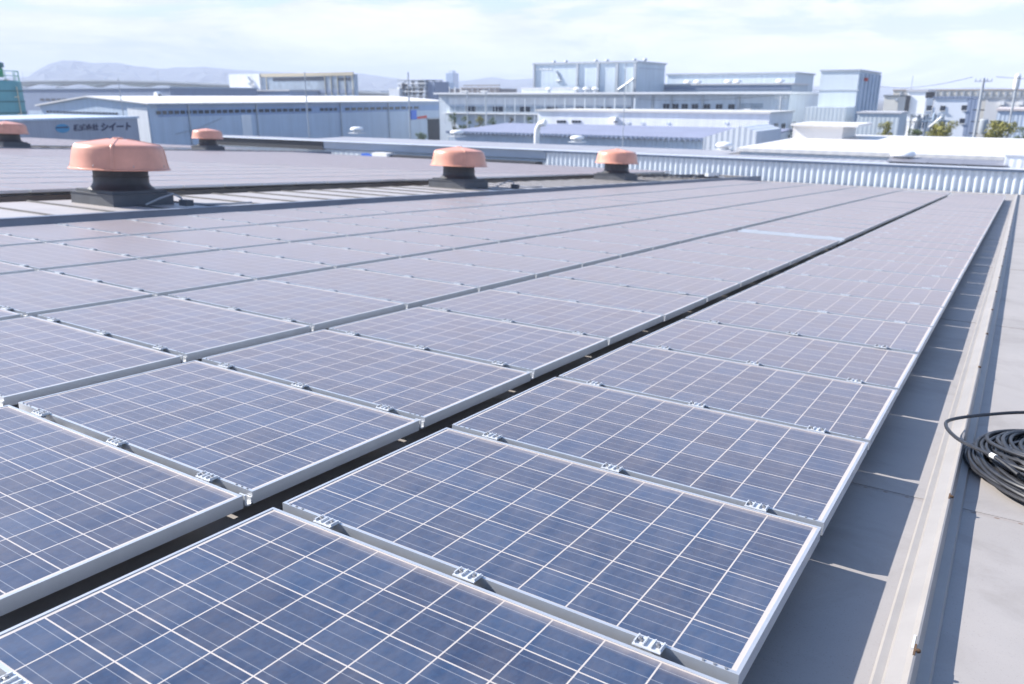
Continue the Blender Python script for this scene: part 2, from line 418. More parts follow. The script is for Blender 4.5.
# raised curb strips that carry the ventilators
SEAMM = mat('dark_seam', (.11, .105, .10), .7, 0, .2, 4)
def curb(x0, x1, zt, step):
    c = MB(); c.box(x0, RY0 + .5, ROOF_Z + .001, x1, RY1 - .3, zt)
    y = RY0 + 1.3
    while y < RY1 - 1:
        c.prism([(y - .018, zt + .0005), (y - .012, zt + .025), (y + .012, zt + .025), (y + .018, zt + .0005)], x0 + .02, x1 - .12, 'x', 1); y += step
    o = c.build('ventilator_curb', [CURB, SEAMM], bld)
    e = MB(); e.box(x1 + .001, RY0 + .5, ROOF_Z + .002, x1 + .05, RY1 - .3, zt + .03)
    e.box(x1 - .06, RY0 + .5, zt + .031, x1 + .07, RY1 - .3, zt + .045)
    e.build('curb_flashing', CURB_SHADE, o)
curb(-13.85, -10.98, 0.03, 0.93)
curb(-44.2, -41.4, 0.20, 0.93)

# ------------------------------------------------------------------ solar panels
fr = MB()
lip = 0.011
fr.box(0, 0, -PT, lip, PD, 0).box(PW - lip, 0, -PT, PW, PD, 0)
fr.box(lip, 0, -PT, PW - lip, lip, 0).box(lip, PD - lip, -PT, PW - lip, PD, 0)
FRAME = fr.mesh('frame', ALU)
lam = MB(); lam.box(lip, lip, -.010, PW - lip, PD - lip, -.0025)
CELLS = lam.mesh('solar_cells', GLASS)
# a clamp: foot across the gap, three upstanding ribs, two hexagon bolts
ck = MB(); ck.box(-.040, -.040, .0005, .040, .010, .004)
for xx in (-.038, -.013, .009, .034): ck.box(xx, -.034, .004, xx + .004, .004, .011)
ck.box(-.026, -.022, -.015, .026, -.010, .0)
CLAMPM = ck.mesh('clamp', CLAMP)
bk = MB()
bk.lathe([(.008, .004), (.008, .011), (.0045, .012), (.0045, .016)], 6)
CBOLT = bk.mesh('clamp_bolt', BOLT)
eb = MB(); eb.box(-.004, -.034, -.050, .030, -.026, -.004).box(-.004, -.034, -.050, .030, -.002, -.044).box(-.004, -.008, -.050, .030, -.002, -.02)
ENDB = eb.mesh('end_bracket', CLAMP)
sd = MB()
sd.lathe([(.0045, .0003), (.0045, .003)], 6)
SCREW = sd.mesh('frame_screw', BOLT)

def panel(detail, with_screws=True):
    root = bpy.data.objects.new('solar_panel', None); COL.objects.link(root)
    root['category'] = 'solar panel'
    put('frame', FRAME, root); put('solar_cells', CELLS, root)
    if detail >= 1:
        for xx in (.235, .825, 1.415):
            c = put('clamp', CLAMPM, root, (xx, 0, 0))
            if detail >= 2:
                for bx in (-.025, .025): put('clamp_bolt', CBOLT, c, (bx, -.015, 0))
    if detail >= 2:
        for side in (.035, PW - .035 - .06):
            for k in range(3): put('frame_screw', SCREW, root, (side + .03 * k, .006, 0))
    return root

ORD = ['first', 'second', 'third', 'fourth', 'fifth', 'sixth', 'seventh', 'eighth', 'ninth', 'tenth', 'eleventh', 'twelfth', 'thirteenth', 'fourteenth', 'fifteenth', 'sixteenth', 'seventeenth', 'eighteenth', 'nineteenth', 'twentieth']
def nth(k):
    if k < 20: return ORD[k]
    t, u = divmod(k + 1, 10)
    tens = {2: 'twenty', 3: 'thirty', 4: 'forty'}[t]
    return {2: 'twentieth', 3: 'thirtieth', 4: 'fortieth'}[t] if u == 0 else tens + '-' + ORD[u - 1]
def in_frame(x, y, z):
    best = 0
    for dx in (0.02, .3, .6, .9, 1.2, PW - .02):
        for dy in (0.02, .3, .6, PD - .02):
            u, v, d = seen(a2w((x + dx, y + dy, z)))
            if d > 0.2 and 1 < u < 1023 and 1 < v < 683: best += 1
    return best

PANEL_ROOT = {k: None for k in (0, 1, 2)}
def place_panel(x, y, z, detail, label, group, bracket=False):
    p = PANEL_ROOT[detail]
    if p is None: p = PANEL_ROOT[detail] = panel(detail)
    else: p = copy_tree(p)
    tilt = Matrix.Rotation(random.gauss(0, R_(.10)), 4, 'X') @ Matrix.Rotation(random.gauss(0, R_(.07)), 4, 'Y')
    p.matrix_world = RT @ Matrix.Translation((x, y, z + random.gauss(0, .0008))) @ tilt
    p['label'] = label; p['group'] = group
    if bracket: put('end_bracket', ENDB, p, (PW - .03, 0, 0))
    return p

COLX = [-PW]
for gap in (.1607, .1379, .1379, .1379, .1379): COLX.append(COLX[-1] - PW - gap)
COLN = ['right-hand column', 'column left of the dark gap', 'third column from right', 'fourth column from right', 'fifth column from right', 'column beside the ventilators']
NROW = 35
GROUP1 = 'solar panels in front of the near ventilators'
for ci, x in enumerate(COLX):
    n = 0
    ys = []
    for rr_ in range(-3, NROW - 1):
        y = rr_ * PITCH + .012
        if ci == 1 and rr_ >= 11: y += 0.50
        if ci == 0 and rr_ >= NROW - 2: continue
        if ci == 1 and rr_ >= NROW - 3: continue
        if in_frame(x, y, 0) > 0: ys.append((rr_, y))
    for n, (rr_, y) in enumerate(ys):
        d = seen(a2w((x + .8, y + .5, 0)))[2]
        detail = 2 if d < 7 else (1 if d < 20 else 0)
        look = 'blue' if d < 5 else ('pale blue' if d < 9 else 'greyish')
        if n <= len(ys) // 2: lab = f'{look} panel, {nth(n)} from the near end of the {COLN[ci]}' if n else f'{look} solar panel nearest the camera in the {COLN[ci]}'
        else:
            k = len(ys) - 1 - n
            lab = f'{look} panel, {nth(k)} from the far end of the {COLN[ci]}' if k else f'{look} solar panel at the far end of the {COLN[ci]}'
        place_panel(x, y, 0, detail, lab, GROUP1, ci > 0 and detail > 0)
# rails under each column
for ci, x in enumerate(COLX):
    t = thing('mounting_frame', f'dull metal rails carrying the panels of the {COLN[ci]}', 'mounting rails', roof_at(x, 0, 0), group='rails under the solar panels')
    y0 = -1.2 if ci < 2 else .2
    for xx in (.235, .825, 1.415):
        rl = MB(); rl.box(xx - .02, y0, -PT - .042, xx + .02, 33.4, -PT - .002)
        y = y0 + .3
        while y < 32: rl.box(xx - .03, y, ROOF_Z + .001, xx + .03, y + .09, -PT - .043); y += 2.03
        rl.build('rail', RAIL, t)
# in the gap: a strip coloured dark for the shade under the frames
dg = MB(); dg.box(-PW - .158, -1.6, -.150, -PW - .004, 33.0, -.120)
o = dg.build('gap_shade', mat('gap_shade_dark', (0.05, 0.047, 0.045), .7, .1, .25, 3)); o.matrix_world = roof_at(0, 0, 0)
tag(o, 'dark strip painted for the shade in the gap between the two right-hand panel columns', 'shade strip')
# pale walkway tray where one row of the second column is interrupted
WT = mat('pale_tray', (0.72, 0.74, 0.76), .45, .2, .06, 5)
def tray(y0, y1, label):
    t = thing('walkway_tray', label, 'walkway tray', roof_at(COLX[1], y0, -.02))
    MB().box(0, 0, -.03, PW, y1 - y0, 0).build('tray_plate', WT, t)
    for k, yy in enumerate((.0, (y1 - y0) / 2, y1 - y0 - .03)): MB().box(.0, yy, .001, PW, yy + .03, .02).build('tray_rib', ALU, t)
    MB().box(.1, .03, ROOF_Z + .021, .2, y1 - y0 - .03, -.031).box(PW - .2, .03, ROOF_Z + .021, PW - .1, y1 - y0 - .03, -.031).build('tray_leg', RAIL, t)
tray(11 * PITCH + .03, 11 * PITCH + .47, 'pale metal tray crossing the column left of the dark gap, halfway down')
tray(32 * PITCH + .54, 32 * PITCH + .98, 'pale metal tray at the far end of the column left of the dark gap')

# second field beyond the near ventilators
Z2 = 0.20
far = []
for ci in range(15):
    x = -14.15 - PW - ci * 1.79
    for rr_ in range(0, 36):
        y = 1.5 + rr_ * PITCH
        if y > 35.5: continue
        if in_frame(x, y, Z2): far.append((ci, rr_, x, y, seen(a2w((x + .8, y + .5, Z2)))[2]))
first = sorted(far, key=lambda t: t[4])[:96]
fset = {(a, b) for a, b, *_ in first}
lo = {}
for a, b, *_ in first: lo.setdefault(a, []).append(b)
for a, b, x, y, d in first:
    k = sorted(lo[a]).index(b)
    place_panel(x, y, Z2, 0, f'greyish solar panel, {nth(k)} from the left in the {nth(a)} row beyond the near ventilators', 'solar panels beyond the near ventilators')
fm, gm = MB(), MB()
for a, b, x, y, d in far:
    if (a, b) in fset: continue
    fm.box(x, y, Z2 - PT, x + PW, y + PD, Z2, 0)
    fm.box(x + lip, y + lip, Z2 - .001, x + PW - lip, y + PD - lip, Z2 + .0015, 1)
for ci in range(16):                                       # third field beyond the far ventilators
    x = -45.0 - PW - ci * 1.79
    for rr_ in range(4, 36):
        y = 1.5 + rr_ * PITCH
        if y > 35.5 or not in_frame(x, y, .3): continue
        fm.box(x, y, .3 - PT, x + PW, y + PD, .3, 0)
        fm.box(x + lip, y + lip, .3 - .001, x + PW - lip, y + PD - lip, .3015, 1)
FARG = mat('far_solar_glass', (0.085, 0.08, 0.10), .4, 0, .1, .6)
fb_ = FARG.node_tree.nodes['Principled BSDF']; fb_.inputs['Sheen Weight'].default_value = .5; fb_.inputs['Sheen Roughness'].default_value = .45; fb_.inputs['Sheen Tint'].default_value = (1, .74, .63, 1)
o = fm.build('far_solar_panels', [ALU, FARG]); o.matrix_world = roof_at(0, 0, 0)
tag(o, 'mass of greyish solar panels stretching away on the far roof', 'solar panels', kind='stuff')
t = thing('mounting_frame', 'rails and dark painted shade strips along the near edge of the panels beyond the ventilators', 'mounting rails', roof_at(0, 0, 0), group='rails under the solar panels')
k_ = MB()
for ci in range(16):
    xx = -14.15 - .3 - ci * 1.79
    k_.box(xx - .9, 1.4, Z2 - PT - .05, xx - .84, 35.6, Z2 - PT - .003).box(xx, 1.4, Z2 - PT - .05, xx + .06, 35.6, Z2 - PT - .003)
k_.build('rail', RAIL, t)
KB = mat('edge_shade_brown', (.16, .14, .12), .7, .1, .2, 2)
for kx in (-14.3, -41.3): MB().box(kx, 1.4, ROOF_Z + .002, kx + .1, 35.8, Z2 - PT - .055).build('edge_shade', KB, t)  # brown boxes drawn in place of the shadow under the field's edge

# ------------------------------------------------------------------ ventilators
def ventilator(label, x, y, z, rz=0.0, dia=1.52):
    t = thing('roof_ventilator', label, 'roof ventilator', roof_at(x, y, z, rz), group='orange ventilators on the roof')
    s = dia / 1.78
    b = MB(); b.box(-.69 * s, -.62 * s, 0, .69 * s, .62 * s, .20 * s)
    b.box(-.705 * s, -.635 * s, .20 * s, .705 * s, .635 * s, .222 * s)
    b.box(-.60 * s, -.56 * s, .223 * s, .60 * s, .56 * s, .275 * s)
    b.build('base', BASEM, t)
    n = MB()
    n.lathe([(.60, .276), (.575, .30), (.52, .345), (.492, .40), (.487, .46), (.487, .50), (.497, .502), (.497, .52), (.483, .523), (.483, .70)], 40)
    if s != 1: n.v = [(a * s, c * s, e * s) for a, c, e in n.v]
    n.build('neck', DARKM, t, True)
    h = MB()
    prof = [(.50, .655), (.865, .650), (.892, .648), (.894, .662), (.858, .680), (.832, .76), (.810, .88), (.785, .985), (.760, 1.035), (.715, 1.065), (.66, 1.078), (.40, 1.120), (.16, 1.155), (.10, 1.160), (.095, 1.180), (.03, 1.186)]
    h.lathe(prof, 56)
    rib = [(p[0] + .004, p[1] + .001) for p in prof[4:12]]
    for ang in (0, 90, 180, 270):                      # four moulded joints over the hood
        a = R_(ang - 40); ca, sa = math.cos(a), math.sin(a)
        vs, fs = [], []
        for rr0, zz0 in rib + [(.16, 1.158)]:
            for off, up in ((-.034, -.004), (-.018, .010), (.018, .010), (.034, -.004)):
                k = 1.0 if zz0 < 1.0 else 0.25
                R2 = rr0 + up * k; Z2_ = zz0 + up * (1 - k) * 1.2
                vs.append((R2 * ca - off * sa, R2 * sa + off * ca, Z2_))
        for i in range(len(rib)):
            for q in range(3): fs.append((i * 4 + q, i * 4 + q + 1, (i + 1) * 4 + q + 1, (i + 1) * 4 + q))
        h.add(vs, fs)
    h.v = [(a, c, .65 + (e - .65) * 1.10) for a, c, e in h.v]
    if s != 1: h.v = [(a * s, c * s, e * s) for a, c, e in h.v]
    hd = h.build('hood', HOOD, t, True)
    bs = MB()
    for k in range(8):
        a = R_(45 * k - 62); bs.lathe([(.006, .640), (.006, .668), (.003, .672)], 6, (.872 * s * math.cos(a), .872 * s * math.sin(a), 0))
    bs.build('hood_bolts', BOLT, hd)
    return t
V1 = (-12.42, 6.30)
ventilator('large salmon ventilator hood on dark base, nearest of those on the roof', -12.72, 6.36, 0.03, 0, 1.60)
ventilator('salmon ventilator hood, middle of the near three, in front of the silver fascia', -12.85, 16.4, 0.03, 0, 1.60)
ventilator('small salmon ventilator in front of the ribbed fascia, farthest of the near three', -13.0, 27.0, 0.03, 0, 1.70)
ventilator('distant salmon ventilator cut by the left edge of the photo', -42.8, 19.2, 0.20, 0, 1.85)
ventilator('distant salmon ventilator in front of the white warehouse wall', -42.8, 30.9, 0.20, 0, 1.9)
# flexible conduits and a box beside the ventilators
CONDM = mat('conduit_grey', (.32, .33, .35), .5, 0, .1, 8)
def conduit(x, y, label):
    t = thing('cable_conduit', label, 'conduit', roof_at(x, y, .062), group='conduits beside the ventilators')
    MB().box(-.10, -.07, 0, .10, .07, .10).build('junction_box', BASEM, t)
    MB().tube([(-.3, -.55, .02), (-.18, -.38, .12), (-.06, -.2, .20), (0, -.1, .14), (0, -.06, .09)], .016, 8).tube([(.0, .06, .04), (.1, .3, .02), (.25, .7, .018), (.2, 1.2, .018)], .018, 8).build('flexible_pipe', CONDM, t, True)
conduit(-11.45, 6.7, 'grey conduit and small box beside the nearest salmon ventilator')
conduit(-11.55, 17.3, 'grey conduit and small box beside the middle salmon ventilator')
# rubble of cables and a strip of dark duct at the far end of the curb
t = thing('cable_bundle', 'dark cables lying on the ventilator strip by the ribbed fascia', 'cables', roof_at(-12, 32.0, .062))
cb = MB(); rng = random.Random(5)
for k in range(7):
    x0, y0 = rng.uniform(-.9, .7), rng.uniform(-2.5, 1.0)
    pts = [(x0 + .25 * math.sin(j * .9 + k) + rng.uniform(-.1, .1), y0 + j * .42, .03 + .05 * abs(math.sin(j + k))) for j in range(9)]
    cb.tube(pts, .03, 6)
cb.build('cable', DARKM, t, True)
t = thing('spare_brackets', 'small heap of pale metal brackets near the fascia', 'brackets', roof_at(-12.0, 34.8, .062))
for k in range(6):
    b = MB(); b.prism([(0, 0), (.32, 0), (.32, .03), (.03, .03), (.03, .2), (0, .2)], -.12, .12, 'y')
    o = b.build('bracket', CLAMP, t); o.location = (rng.uniform(-.6, .5), rng.uniform(-.9, .9), .0); o.rotation_euler = (0, 0, rng.uniform(0, 6))

# ------------------------------------------------------------------ coil of cable on the right
t = thing('cable_coil', 'coil of black cable lying on the roof beside the cap flashing', 'cable coil', roof_at(.95, 2.55, ROOF_Z))
cc = MB(); rng = random.Random(11)
NT, SEG = 84, 56
pts = []
for k in range(NT * SEG + 1):
    turn = k / SEG; a = 2 * math.pi * turn
    i = turn
    rr_ = .425 + .165 * math.sin(i * 2.399) + .026 * math.sin(a * 2 + i * 1.3) + .020 * math.sin(a * 3 + i * 2.1)
    ox, oy = .030 * math.sin(i * 1.7), .028 * math.cos(i * 2.3)
    mound = 1 - ((rr_ - .425) / .20) ** 2
    zl = .010 + (.235 * (int(turn * 7.31) % 30) / 30) * max(.30, mound) * (.75 + .25 * math.sin(a + 2.2)) + .008 * math.sin(a * 2 + i * .8) ** 2
    pts.append((rr_ * 1.04 * math.cos(a) + ox, rr_ * 1.08 * math.sin(a) + oy, zl))
P3 = [Vector(p) for p in pts]                            # soften the jumps between turns
for it in range(40):
    P3 = [P3[0]] + [(P3[i - 1] + P3[i] * 2 + P3[i + 1]) / 4 for i in range(1, len(P3) - 1)] + [P3[-1]]
cc.tube(P3, .0092, 8)
cc.build('cable', CABLE, t, True)
def sprung(pts, n, lift):                                # smooth curve through a few points
    V = [Vector(p) for p in pts]; out = []
    for i in range(len(V) - 1):
        p0, p1, p2, p3 = V[max(i - 1, 0)], V[i], V[i + 1], V[min(i + 2, len(V) - 1)]
        for k in range(n):
            f = k / n
            out.append(.5 * ((2 * p1) + (p2 - p0) * f + (2 * p0 - 5 * p1 + 4 * p2 - p3) * f * f + (3 * p1 - p0 - 3 * p2 + p3) * f ** 3))
    return out + [V[-1]]
lo_ = MB()                                               # one loop has sprung out over the cap
lo_.tube(sprung([(.30, .58, .14), (.02, .61, .17), (-.29, .53, .16), (-.50, .40, .14), (-.655, .22, .13), (-.675, .10, .125), (-.62, -.08, .13), (-.54, -.24, .15), (-.45, -.37, .165), (-.36, -.46, .14)], 8, 0), .0090, 8)
lo_.build('loose_loop', CABLE, t, True)
tp = MB(); tp.tube([(-.468, -.345, .163), (-.450, -.370, .165)], .0118, 10)
tp.build('tape_band', TAPE, t, True)

# ------------------------------------------------------------------ background buildings
def wall_mat(name, col, ribs=.3, axis='X', bump=.35, streak=.12, rough=.6): return mat(name, col, rough, 0, .05, .25, ribs=ribs, rib_axis=axis, rib_bump=bump, streak=streak)
WHITE_W = wall_mat('white_cladding', (.76, .78, .80))
BLUE_W = wall_mat('pale_blue_cladding', (.46, .55, .66), .4, 'Y')
BLUE_WX = wall_mat('pale_blue_cladding_x', (.46, .55, .66), .4, 'X')
GREY_W = wall_mat('grey_blue_cladding', (.56, .62, .68), .5)
GREY_D = wall_mat('dark_blue_cladding', (.20, .25, .36), .5)
ROOF_WHITE = mat('white_roof', (.70, .68, .66), .55, 0, .06, .25, ribs=.6, rib_bump=.08)
ROOF_GREY = mat('grey_roof', (.52, .52, .54), .55, 0, .06, .3)
ROOF_VIOLET = mat('violet_roof', (.26, .27, .36), .45, 0, .08, .4, ribs=.5)
WINDOW = mat('window_glass', (.035, .045, .06), .12, 0, .2, .4)
WINDOW_PALE = mat('window_pale', (.30, .36, .42), .2, 0, .2, .4)
STEEL = mat('steel_painted_grey', (.40, .43, .46), .5, .2, .1, .5)
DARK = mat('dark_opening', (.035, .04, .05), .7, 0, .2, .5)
WHITE_P = mat('white_paint', (.80, .80, .79), .45, 0, .05, 1)
BLUE_SIGN = mat('blue_sign_paint', (.03, .13, .55), .4)
RED_P = mat('red_paint', (.55, .08, .06), .5)
NAVY_P = mat('navy_letters', (.025, .03, .08), .5)

def building(name, label, cat, loc): return thing(name, label, cat, loc=loc)
def fy(u0, v0, u1, v1, Y):
    a, b = hit(u0, v0, 1, Y), hit(u1, v1, 1, Y)
    return min(a[0], b[0]), max(a[0], b[0]), min(a[2], b[2]), max(a[2], b[2])
def fx_(u0, v0, u1, v1, X):
    a, b = hit(u0, v0, 0, X), hit(u1, v1, 0, X)
    return min(a[1], b[1]), max(a[1], b[1]), min(a[2], b[2]), max(a[2], b[2])
def on_y(root, name, m, u0, v0, u1, v1, Y, proud=.06, back=.0):
    x0, x1, z0, z1 = fy(u0, v0, u1, v1, Y)
    return MB().box(x0, Y - proud, z0, x1, Y - back - .003, z1).build(name, m, root)
def on_x(root, name, m, u0, v0, u1, v1, X, proud=.06):
    y0, y1, z0, z1 = fx_(u0, v0, u1, v1, X)
    return MB().box(X + .003, y0, z0, X + proud, y1, z1).build(name, m, root)
def zy(u, v, Y): return hit(u, v, 1, Y)[2]
def xy_(u, v, Y): return hit(u, v, 1, Y)[0]

NROOF = mat('neighbour_roof', (.33, .33, .36), .55, 0, .10, .5, ribs=.45)
# --- neighbour with the ribbed fascia
NB = building('neighbour_factory', 'low factory behind the ribbed silver fascia with flat pale roof', 'building', (-14, 42.2, 0))
ztop = 8.91
def zroofend(x): return a2w((x, 38.2, ROOF_Z))[2]
CORR = mat('ribbed_fascia', (.60, .66, .72), .4, .15, .05, 1.5)
cf_ = MB(); pitch = .30; x = -24.4
prof = []
vs, fs = [], []
zb = 7.2
nx = 0
while x < 14:
    for dx, dy in ((0, 0), (.06, 0), (.15, -.075), (.21, -.075)):
        vs += [(x + dx, 42.2 + dy, zb), (x + dx, 42.2 + dy, ztop - .14)]; nx += 1
    x += pitch
for i in range(nx - 1): fs.append((2 * i, 2 * i + 2, 2 * i + 3, 2 * i + 1))
cf_.add(vs, fs); cf_.build('fascia', CORR, NB)
MB().box(-24.5, 42.06, ztop - .14, 14.2, 42.25, ztop - .035).build('fascia_band', mat('blue_grey_trim', (.16, .22, .32), .45, .1, .05, 2), NB)
MB().box(-56.6, 42.00, ztop - .034, 14.2, 42.55, ztop).build('coping', mat('silver_coping', (.70, .74, .80), .35, .3, .04, 2), NB)
lf = MB(); lf.box(-56.5, 42.18, ztop - .55, -24.42, 42.25, ztop - .036); lf.build('plain_fascia', mat('plain_fascia_grey', (.36, .42, .50), .5, .1, .06, 1), NB)
MB().box(-56.4, 42.26, 0, 14.1, 42.5, ztop - .6).build('wall', GREY_W, NB)
MB().box(-56.3, 42.12, ztop - .62, -43.0, 42.17, ztop - .04).build('dark_opening', DARK, NB)  # solid dark slab, its colour stands for the shade below the coping
MB().box(-36, 41.2, 6.6, -24.6, 42.1, ztop - .7).build('recess', DARK, NB)  # solid box coloured dark like the shade inside a recess
MB().box(-56.5, 42.56, ztop - .25, 14, 44.5, ztop - .02).box(-46, 44.5, ztop - .25, -14.2, 47.6, ztop - .02).build('roof', NROOF, NB)
MB().box(-56.2, 42.7, 0, 13.8, 44.4, ztop - .26).build('body', GREY_W, NB)
# blue plastic sheet and stacked pale panels in the recess below the fascia
tag(MB().box(-37.2, 40.9, 7.0, -35.9, 41.6, 8.35).build('crate', WHITE_P), 'white ribbed crate standing in the recess under the fascia', 'crate')
o = bpy.data.objects['crate']
sh = MB(); sh.prism([(-38.9, 7.05), (-37.3, 7.05), (-37.6, 8.1), (-38.2, 8.25)], 40.95, 41.55, 'y')
tag(sh.build('tarpaulin', mat('blue_tarp', (.04, .14, .55), .5, 0, .15, 3)), 'small blue tarpaulin heap beside the white crate', 'tarpaulin')

def mushroom(u, v, label, s=1.0, zr=None):
    P = hit(u, v, 2, zr if zr else ztop - .02)
    t = thing('mushroom_vent', label, 'roof vent', loc=tuple(P), group='white mushroom vents on the neighbouring roof')
    t['world_parts'] = 0
    k = s
    MB().box(-.75 * k, -.6 * k, 0.002, .75 * k, .6 * k, .09 * k).lathe([(.40 * k, .09 * k), (.40 * k, .36 * k)], 20).build('vent_base', mat('vent_white_base', (.62, .63, .64), .5), t)
    MB().lathe([(.50 * k, .34 * k), (.66 * k, .33 * k), (.72 * k, .40 * k), (.70 * k, .52 * k), (.60 * k, .62 * k), (.35 * k, .69 * k), (.05 * k, .71 * k)], 28).build('vent_cap', WHITE_P, t, True)
mushroom(357, 133.5, 'white mushroom vent on the pale roof in front of the warehouse wall', .80)
mushroom(457, 136.8, 'white mushroom vent on the pale roof behind the middle salmon ventilator', .76)
mushroom(577, 142.5, 'white mushroom vent on the pale roof beside the bent white pipe', .68)
mushroom(724, 150.5, 'white mushroom vent in front of the white gable end', .70)
mushroom(902, 161.5, 'white mushroom vent in front of the wide white roof', .80)
PVG = mat('roof_panel_grey', (.20, .20, .23), .45, 0, .1, 2)
# flat PV sheets along the fascia, right
fp = []
for k, (u0, u1) in enumerate(((881, 925), (926, 962), (963, 1008))):
    a, b = hit(u0, 163.0, 2, ztop + .08), hit(u1, 164.5, 2, ztop + .08)
    t = thing('roof_panel', ['grey roof panel nearest the round vent behind the fascia', 'grey roof panel, middle of three behind the fascia', 'grey roof panel, right one of three behind the fascia'][k], 'panel', loc=((a[0] + b[0]) / 2, 43.0, ztop - .02), group='grey panels behind the fascia')
    w2 = (b[0] - a[0]) / 2 * .98
    MB().prism([(42.65, ztop + .05), (44.4, ztop + .16), (44.4, ztop + .19), (42.65, ztop + .08)], t.location.x - w2, t.location.x + w2, 'x').build('panel_sheet', PVG, t)
    MB().box(t.location.x - w2 * .9, 42.8, ztop - .018, t.location.x - w2 * .8, 44.2, ztop + .052).box(t.location.x + w2 * .8, 42.8, ztop - .018, t.location.x + w2 * .9, 44.2, ztop + .052).build('panel_legs', STEEL, t)
a = hit(1014, 166, 2, ztop)
t = thing('roof_box', 'pale corrugated box on the roof edge at the right border', 'equipment box', loc=(a[0] + .4, 43.4, ztop - .02)); t['world_parts'] = 0
MB().box(-.8, -.5, 0.002, .8, .5, .55).build('box_body', WHITE_W, t); MB().box(-.86, -.56, .551, .86, .56, .62).build('box_lid', WHITE_P, t)

# --- wide white roof to the right
p0, p1, p2 = hit(743.6, 147, 2, 9.2), hit(797, 136.5, 2, 9.2), hit(1000, 137, 2, 9.2)
WH = building('white_roofed_hall', 'low hall with a wide plain white roof at the right', 'building', (0, 55, 0))
MB().box(-13.9, 45.5, 9.0, 40, 66, 9.2).build('roof', ROOF_WHITE, WH)
MB().box(-13.7, 45.6, 0, 39.8, 65.8, 8.99).build('wall', WHITE_W, WH)
mx0, mx1, mz0, mz1 = fy(797, 140, 866, 126.5, 60)
MB().box(mx0, 58.5, 9.202, mx1 - 1.2, 63.5, mz1).build('roof_monitor', ROOF_WHITE, WH)
MB().box(mx0 - .1, 58.2, mz1 + .003, mx1 - .2, 63.8, mz1 + .16).build('monitor_roof', ROOF_WHITE, WH)
on_y(WH, 'pipe', BLUE_WX, 810, 124.0, 836, 126.8, 62.5, .8)

# --- white-roofed gabled warehouse, left
WX, WY = -107.9, 72.0
WHS = building('warehouse', 'long white-roofed warehouse with blue walls and low gable end', 'building', (WX - 14, WY + 30, 0))
gx0 = xy_(40, 107, WY); gxa = (gx0 + WX) / 2 - .3; ez = 10.82; az = zy(88, 97.2, WY); FY1 = hit(446, 101, 0, WX)[1]
MB().prism([(gx0, 0), (WX, 0), (WX, ez), (gxa, az), (gx0, ez - .35)], WY, FY1, 'y').build('wall', [BLUE_W], WHS)
on_y(WHS, 'gable_wall', BLUE_WX, 40.5, 180, 147, 112.5, WY, .05)
MB().prism([(gx0 - .6, ez - .40), (gxa, az + .02), (WX + .6, ez + .02), (WX + .6, ez + .17), (gxa, az + .2), (gx0 - .6, ez - .2)], WY - .5, FY1 + .4, 'y').build('roof', ROOF_WHITE, WHS)
# upper dark band and eaves line on the long wall
on_x(WHS, 'upper_band', wall_mat('mid_blue_band', (.26, .36, .54), .4, 'Y'), 157, 105.5, 446, 110, WX, .06)
MB().box(WX + .062, WY + .3, zy(147, 109.4, WY) + .2, WX + .11, FY1 - .3, zy(147, 109.4, WY) + .32) .build('gutter', STEEL, WHS)
def clere(i, n, u0, u1, v0, v1):
    for k in range(n):
        a = u0 + (u1 - u0) * k / n; b = a + (u1 - u0) / n * .74
        y0, y1, _, _ = fx_(a, 112, b, 112, WX)
        MB().box(WX + .065, y0, 9.42, WX + .13, y1, 9.92).build('window', WINDOW, WHS)
clere(0, 26, 156, 313, 0, 0); clere(1, 4, 320, 338, 0, 0); clere(2, 12, 345, 420, 0, 0)
for k in range(22):
    u = 47 + 72 * k / 22
    on_y(WHS, 'window', WINDOW, u, 110.6 + .028 * (u - 47) , u + 2.5, 112.6 + .028 * (u - 47), WY, .10, .051)
on_y(WHS, 'corner_panel', WHITE_W, 137, 175, 147.5, 107.5, WY, .12, .051)
for u in (188, 256, 340, 388):
    y = fx_(u, 112, u + .6, 112, WX)[0]
    MB().tube([(WX + .2, y, 0), (WX + .2, y, 10.7)], .10, 8).build('downpipe', STEEL, WHS)
on_x(WHS, 'pale_panel', WHITE_W, 241, 114.5, 255, 160, WX, .055)
sg = on_x(WHS, 'sign_board', BLUE_SIGN, 410.2, 110.2, 416, 119.4, WX, .25)
y0, y1, z0, z1 = fx_(410.2, 110.2, 416, 119.4, WX)
sm = MB()
yc, zc_ = (y0 + y1) / 2, (z0 + z1) / 2
hgt = z1 - z0; wd = y1 - y0
sm.box(WX + .253, yc - wd * .12, zc_ - hgt * .15, WX + .27, yc + wd * .22, zc_ + hgt * .22)
sm.box(WX + .253, yc - wd * .05, zc_ + hgt * .225, WX + .27, yc + wd * .15, zc_ + hgt * .3)
sm.build('sign_mark', WHITE_P, sg)
y0, y1, z0, z1 = fx_(417, 115.3, 427, 118.6, WX)
rm = MB()
for k in range(5): rm.box(WX + .01, y0 + (y1 - y0) * k / 5, z0 + .03 * k, WX + .09, y0 + (y1 - y0) * (k + .8) / 5, z0 + (z1 - z0) * .62 + .05 * k)
rm.build('red_lettering', RED_P, WHS)
on_x(WHS, 'loading_door', DARK, 427.5, 119.3, 442, 170, WX, .08)
y0, y1, z0, z1 = fx_(427.5, 119.3, 442, 170, WX)
MB().box(WX + .085, y0 - .3, z1 + .01, WX + .5, y1 + .3, z1 + .25).build('door_canopy', STEEL, WHS)
MB().tube([hit(222, 118, 0, WX + .2), hit(200, 128, 0, WX + .2), hit(176, 134, 0, WX + .2)], .05, 5).build('wall_cable', STEEL, WHS)

